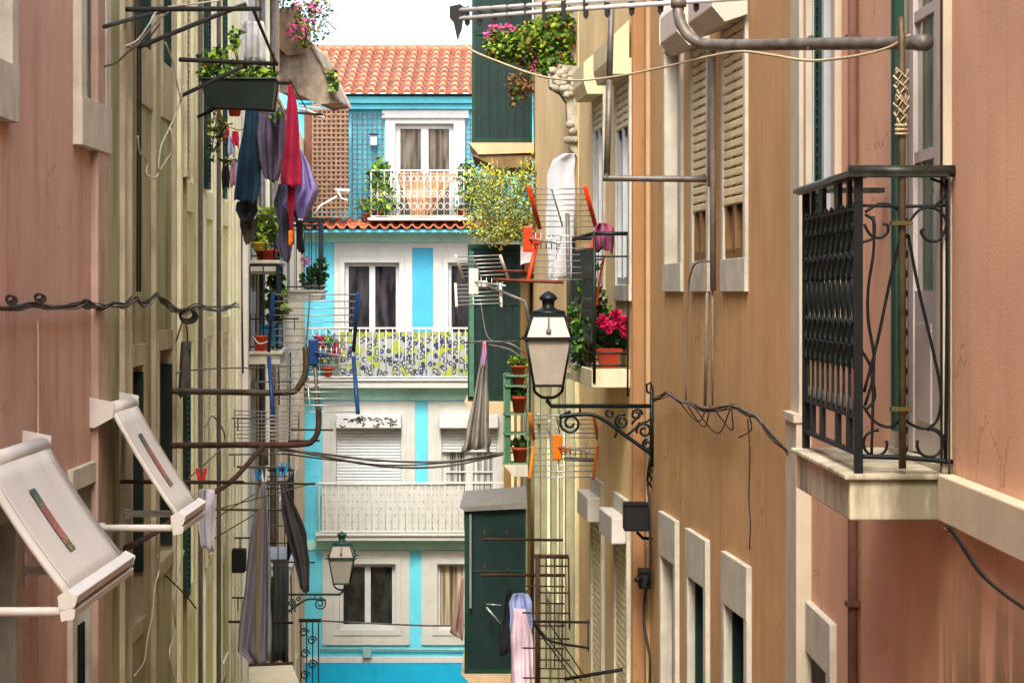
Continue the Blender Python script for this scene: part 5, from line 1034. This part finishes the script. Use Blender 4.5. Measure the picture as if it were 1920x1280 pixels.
potted('potted_plant', 'herbs in a trough on the balcony nearest the blue house', 590, 543, 37, 24, 8, [bl(585, 522, 37, 22, 16), bl(600, 505, 37, 14, 18)], 340, .09, (4, 6, 0, 0), 48, m=STONE_D, fl=[([bl(575, 490, 37, 8, 10)], 8, .05, 0)], group='pots on the left house fronts')
plant('eave_flowers', 'pink flowering plant growing on the ruined eave', [bl(575, 30, 33.6, 22, 26), bl(600, 15, 33.6, 22, 22), bl(560, 60, 33.6, 22, 16), bl(600, 62, 33.6, 16, 14), bl(540, 10, 33.6, 22, 14), bl(575, 82, 33.6, 24, 8)], 760, .055, (4, 4, 3, 3), 49, base=U(570, 92, 33.7), fl=[([bl(578, 28, 33.5, 30, 30), bl(598, 10, 33.5, 30, 20), bl(560, 60, 33.5, 26, 18)], 26, .032, 0)], cat='plant')
plant('small_weeds', 'weeds growing on the lower edge of the ruined eave', [bl(622, 140, 33.8, 10, 14), bl(628, 158, 33.8, 8, 10)], 90, .08, (4, 3, 3, 1), 50, base=U(618, 160, 33.9), cat='plant')
q = MB(); rnd = random.Random(12)
for i in range(7): a0 = U(596, 55, 33.6); t = U(620+rnd.uniform(-8, 26), rnd.uniform(20, 75), 33.6); q.tube(smooth([a0, (a0+t)/2+Vector((0, 0, .1)), t], 4), .008, 4)
tag(q.build('bare_twigs', mat('grey_green_twig', '7c8c84', .8)), 'bare grey twigs against the sky beside the ruined eave', 'twigs')
potted('potted_plant', 'geranium with red blooms left of the leaf print screen', 615, 706, 45.75, 12, 18, [bl(612, 650, 45.75, 26, 26), bl(590, 670, 45.75, 14, 20)], 300, .09, (3, 5, 1, 1), 51, fl=[([bl(628, 655, 45.6, 8, 12), bl(600, 640, 45.6, 10, 10)], 8, .08, 1)], group='pots on the left house fronts')
cloth('white_curtain', 'white curtain blowing from an upper window on the left', [(40, 452, 494), (70, 455, 496), (115, 456, 498)], 25, jean('d4d4d0', 'b0b2b4'), 4, .06, cat='curtain', seed=20)
# ---- boxes
def elecbox(x0, x1, y0, y1, d, m, label, cat='box', name='junction_box'):
    e = thing(name, label, cat, U((x0+x1)/2, y1, d)); q = MB(); q.pbox(x0, x1, y0, y1, d, .22); q.build('body', m, e, bevel=.01); q = MB(); q.pbox(x0+1, x1-1, y0-2, y0+3, d-.012, .1); q.build('lid', m, e)
    return e
BLK = mat('matt_black', '121416', .6, .1, 10)
e = elecbox(1170, 1217, 944, 996, 17.0, BLK, 'square black floodlight on the ochre corner', 'floodlight', 'floodlight'); q = MB(); q.tube([U(1195, 998, 17.1), U(1205, 1008, 17.15), U(1222, 1010, 17.2)], .012, 6); q.build('bracket', BLK, e)
e = elecbox(1198, 1221, 1070, 1104, 17.2, BLK, 'small black camera below the floodlight', 'camera', 'security_camera'); q = MB(); q.tube([U(1194, 1086, 17.1), U(1200, 1086, 17.2)], .02, 8); q.build('lens', BLK, e)
elecbox(434, 458, 1031, 1074, 23.5, BLK, 'black floodlight on the left house fronts', 'floodlight', 'floodlight')
wire('wall_cable', 'black cable down the ochre corner below the camera', [(1219, 860, 17.3), (1214, 900, 17.3), (1218, 950, 17.3), (1219, 1070, 17.3), (1210, 1110, 17.3), (1208, 1170, 17.3), (1218, 1230, 17.3), (1218, 1290, 17.3)], .01, WIRE)
# ---- cable bundles on the walls
def bundle(name, label, pts, n, r, jit, seed, m=WIRE):
    rr = random.Random(seed); q = MB()
    for i in range(n):
        P = [U(p[0]+rr.uniform(-jit, jit), p[1]+rr.uniform(-jit, jit)*1.2, p[2]-rr.uniform(0, .04)) for p in pts]; q.tube(smooth(P, 5), r*rr.uniform(.6, 1.3), 5, i % 2)
    return tag(q.build(name, [m, WIRE_G]), label, 'cable bundle')
bp = [(x, y, wd(L1, x)) for x, y in ((-20, 576), (30, 577), (60, 571), (100, 576), (140, 573), (165, 570), (190, 577))]+[(x, y, wd(L2, x, .07)) for x, y in ((215, 570), (235, 575), (252, 560), (265, 570), (280, 565), (292, 552), (305, 562), (325, 578))]+[(x, y, wd(L3, x, .1)) for x, y in ((345, 585), (375, 575), (410, 580), (445, 572))]
bundle('cable_bundle', 'sagging bundle of dark cables along the left pink and olive walls', bp, 10, .0045, 5, 1)
for i, (x, y, d) in enumerate(((18, 555, wd(L1, 18)), (72, 552, wd(L1, 72)), (160, 563, wd(L1, 160)), (350, 585, wd(L3, 350, .12)))):
    q = MB(); d -= .1
    for k in range(3): rr = 7+k*1.5+(6 if i == 3 else 0); q.tube([U(x+k*2+rr*math.cos(a*math.pi/8), y+k*2+rr*.8*math.sin(a*math.pi/8)+4, d-.03*k) for a in range(16)], .005 if i < 3 else .01, 5, closed=True)
    tag(q.build('cable_loop', WIRE), ('leftmost cable loop above the left bundle', 'cable loop above the left bundle on the pink wall, middle one', 'cable loop near the pilaster on the pink wall', 'thick coil of cable beside the yellow house')[i], 'cable loop', 'loops of spare cable on the left')
bp = [(x, y, wd(R2, x, .06)) for x, y in ((1222, 748), (1238, 745), (1254, 738), (1270, 750), (1290, 758), (1320, 768), (1350, 766), (1375, 762), (1402, 776), (1420, 786), (1450, 820), (1480, 850))]
bundle('cable_bundle', 'sagging bundle of cables across the ochre wall', bp, 6, .0042, 3.6, 2)
q = MB()
for (a, b, c_0) in (((1290, 762), (1320, 800), (1332, 760)), ((1302, 764), (1345, 812), (1370, 765)), ((1275, 755), (1308, 790), (1325, 765)), ((1340, 768), (1372, 806), (1372, 766)), ((1385, 820), (1408, 806), (1406, 780))): q.tube(smooth([U(a[0], a[1], wd(R2, a[0])), U(b[0], b[1], wd(R2, b[0])), U(c_0[0], c_0[1], wd(R2, c_0[0]))], 7), .004, 5)
tag(q.build('slack_cable', WIRE), 'thin slack cables drooping below the ochre wall bundle', 'cable')
wire('hanging_cable', 'thin cable hanging down the ochre wall by the pilaster', [(x, y, wd(R2, x, .02)) for x, y in ((1402, 785), (1406, 850), (1404, 930), (1407, 980), (1405, 1030))], .004, WIRE)
q = MB()
for o_ in (0, 5, 9): q.tube(smooth([U(x_+o_, y_+o_*.5, wd(R1, x_+o_, .07)) for x_, y_ in ((1776, 985), (1800, 1020), (1835, 1072), (1880, 1112), (1935, 1150))], 7), .0045, 6)
o = q.build('cable_bundle', WIRE); tag(o, 'three black cables hanging from the balcony corner on the right', 'cable bundle')
q = MB(); q.tube([U(1779+9*math.cos(i*.9), 987+4*math.sin(i*.9)+i*.3, 8.08+.02*math.sin(i*.5)) for i in range(20)], .003, 5); q.build('tie', mat('copper_tie', '9a6a48', .6), o)
wire('guy_wire', 'thin dark wire down the right corner of the iron balcony', [(1780, 330, 8.17), (1780, 885, 8.17), (1780, 980, 8.17)], .004, WIRE, sm=False)
# ---- cables across the street
GX = 'cables strung across the street'
wire('overhead_cable', 'upper cable sagging across the street below the roller shutters', [(520, 843, 22), (600, 850, 23), (700, 862, 24), (800, 866, 25), (870, 861, 25), (945, 848, 24.5)], .012, WIRE_G, GX)
wire('overhead_cable', 'middle cable sagging across the street below the roller shutters', [(520, 838, 22), (620, 858, 23), (720, 874, 24), (800, 876, 25), (870, 868, 25), (1000, 838, 24)], .012, WIRE_G, GX)
wire('overhead_cable', 'lowest cable sagging across the street, thinner than its neighbours', [(530, 850, 22), (640, 864, 23), (740, 872, 24), (850, 866, 24.5), (945, 852, 24)], .007, WIRE, GX)
wire('overhead_cable', 'straight cable crossing in front of the blue house lower windows', [(600, 1163, 34), (700, 1168, 34), (800, 1172, 33), (870, 1172, 32)], .012, WIRE_G, GX)
wire('overhead_cable', 'grey cable from the lantern top to the antennas', [(985, 632, 17.3), (960, 640, 20), (915, 632, 24), (900, 560, 25)], .006, WIRE_G, GX)
for i, (pts, m_, lb) in enumerate((
    ([(420, 0, 16.4), (360, 8, 16.2), (300, 18, 15.6), (280, 45, 15.4), (258, 75, 15.2), (232, 88, 15.0)], WIRE_W, 'pale cable from the top rack down to its brace'),
    ([(232, 86, 15.0), (250, 90, 15.4), (262, 78, 15.6), (295, 40, 15.9), (320, 20, 16.1)], WIRE_G, 'grey cable twisted round the topmost rack'),
    ([(196, 125, 14.7), (218, 118, 14.8), (240, 98, 15.0), (275, 75, 15.4), (300, 45, 15.8)], RUST, 'brown cable from the pilaster up to the rack'),
    ([(345, 160, 17.2), (335, 200, 17.2), (318, 240, 17.1), (302, 275, 17.0), (298, 318, 17.0), (312, 300, 17.0), (326, 275, 17.0), (320, 240, 17.0)], WIRE_W, 'looped white cable hanging under the top racks'),
    ([(258, 255, 16.1), (262, 285, 16.1), (276, 300, 16.1), (275, 325, 16.1), (290, 334, 16.1), (297, 325, 16.2)], WIRE_W, 'curly white cable end on the olive wall'),
    ([(310, 80, 16.8), (325, 120, 17), (333, 160, 17.1), (340, 190, 17.2)], WIRE_W, 'pale cable crossing the green shutter at the top left'),
    ([(296, 1040, 16.8), (298, 1070, 16.8), (290, 1100, 16.7), (286, 1150, 16.7), (276, 1200, 16.5), (270, 1240, 16.5), (252, 1266, 16.4)], WIRE_W, 'white cable hanging low on the olive wall'),
    ([(345, 1030, 18), (335, 1080, 18), (325, 1130, 17.9), (330, 1180, 17.9), (318, 1225, 17.8), (330, 1290, 17.8)], WIRE_W, 'white cable trailing down left of the yellow house'),
    ([(310, 1078, 17.5), (345, 1112, 17.6), (368, 1140, 17.8)], WIRE, 'short black cable crossing the low white cable'),
    ([(330, 700, 18.3), (350, 695, 18.3), (420, 690, 20), (520, 688, 24), (590, 680, 26)], WIRE_G, 'thin cable across the left fronts above the bent pipe'),
    ([(385, 800, 18.5), (400, 780, 18.7), (420, 830, 19), (350, 900, 18.4)], WIRE_G, 'thin cable slanting below the bent pipe on the left'),
    ([(330, 640, 18.3), (345, 600, 18.3), (352, 640, 18.3), (345, 720, 18.3), (348, 780, 18.3), (352, 900, 18.3)], WIRE, 'black cable dropping from the coil beside the yellow house'))):
    wire('loose_cable', lb, pts, .006, m_, 'loose cables on the left house fronts')
# hanging cage-like junk beside the yellow house
cloth('dark_rag', 'dark rag hanging beside the coil of cable on the left', [(640, 340, 352), (690, 336, 356), (740, 334, 354)], 18.1, jean('2c2a28', '58544c'), 2, .03, cat='rag', seed=30, n=8)
# ---- lower left clutter
e = thing('rolled_awning', 'cream awning cloth spread at the bottom left', 'awning', U(500, 1270, 27)); q = MB(); q.prism([U(425, 1250, 27), U(548, 1245, 27), U(565, 1290, 26), U(420, 1295, 26)], (0, .05, -.05)); q.build('cloth', mat('cream_awning_cloth', 'd8cfae', .9, .08, 6, .2), e); q = MB(); q.tube([U(425, 1248, 27), U(550, 1243, 27)], .02, 6); q.build('bar', RUST, e)
cloth('folded_shade', 'dark green roller shade hanging behind the charcoal trousers', [(1050, 512, 540), (1110, 514, 542), (1240, 512, 540)], 28.5, jean('2c3230', '3a4240'), 3, .06, cat='shade', seed=31)
e = thing('window_grating', 'black iron corner grating at the left foot of the blue house', 'grating', U(580, 1290, 38))
q = MB()
for x in (563, 574, 585, 596): q.pbox(x, x+2.2, 1165, 1300, 38, .02)
q.pbox(560, 602, 1160, 1166, 37.98, .06); q.build('bars', IRON_G, e)
q = MB()
for (x, y) in ((570, 1185), (585, 1200), (572, 1225), (586, 1245), (572, 1265)): q.tube(arc(x, y, 9, 0, 500, 37.97, 18, 3), .012, 4)
q.build('scrolls', IRON_G, e)

rnd = random.Random(77)
GC = 'thin rods and rails on the far left fronts'
LB = ('highest thin rail across the white house front', 'thin rail just above the orange bucket', 'short rail below the left balcony slab', 'rail level with the small aluminium antenna', 'rail close under the small aluminium antenna', 'rail above the black floodlight', 'rail beside the charcoal trousers', 'lowest thin rail on the far left fronts')
for i, (x0, x1, y, d) in enumerate(((462, 520, 402, 27), (470, 560, 598, 27.2), (470, 548, 716, 27), (436, 520, 784, 25.5), (430, 548, 852, 25.5), (440, 500, 1008, 25), (500, 562, 985, 29), (436, 500, 1120, 25.5))):
    rack('thin_rail', LB[i], [(.009, [(x0, y, d), (x1, y+rnd.uniform(-2, 2), d+.3)]), (.006, [(x0+10, y, d), (x0+10, y+24, d)]), (.006, [(x1-8, y, d+.25), (x1-8, y+20, d+.25)])], DARKBAR if i % 2 else GALV, cat='rail', group=GC)
for i, (x, y0, y1, d) in enumerate(((455, 300, 700, 25.6), (522, 480, 760, 31), (545, 660, 1150, 35), (488, 760, 1130, 27.5))):
    wire('vertical_wire', ('wire down the edge of the yellow house', 'wire behind the blue antenna', 'wire beside the cream house corner', 'wire behind the grey sheet')[i], [(x, y0, d), (x+rnd.uniform(-3, 3), (y0+y1)/2, d), (x+rnd.uniform(-2, 2), y1, d)], .01, WIRE, 'vertical wires on the far left fronts')
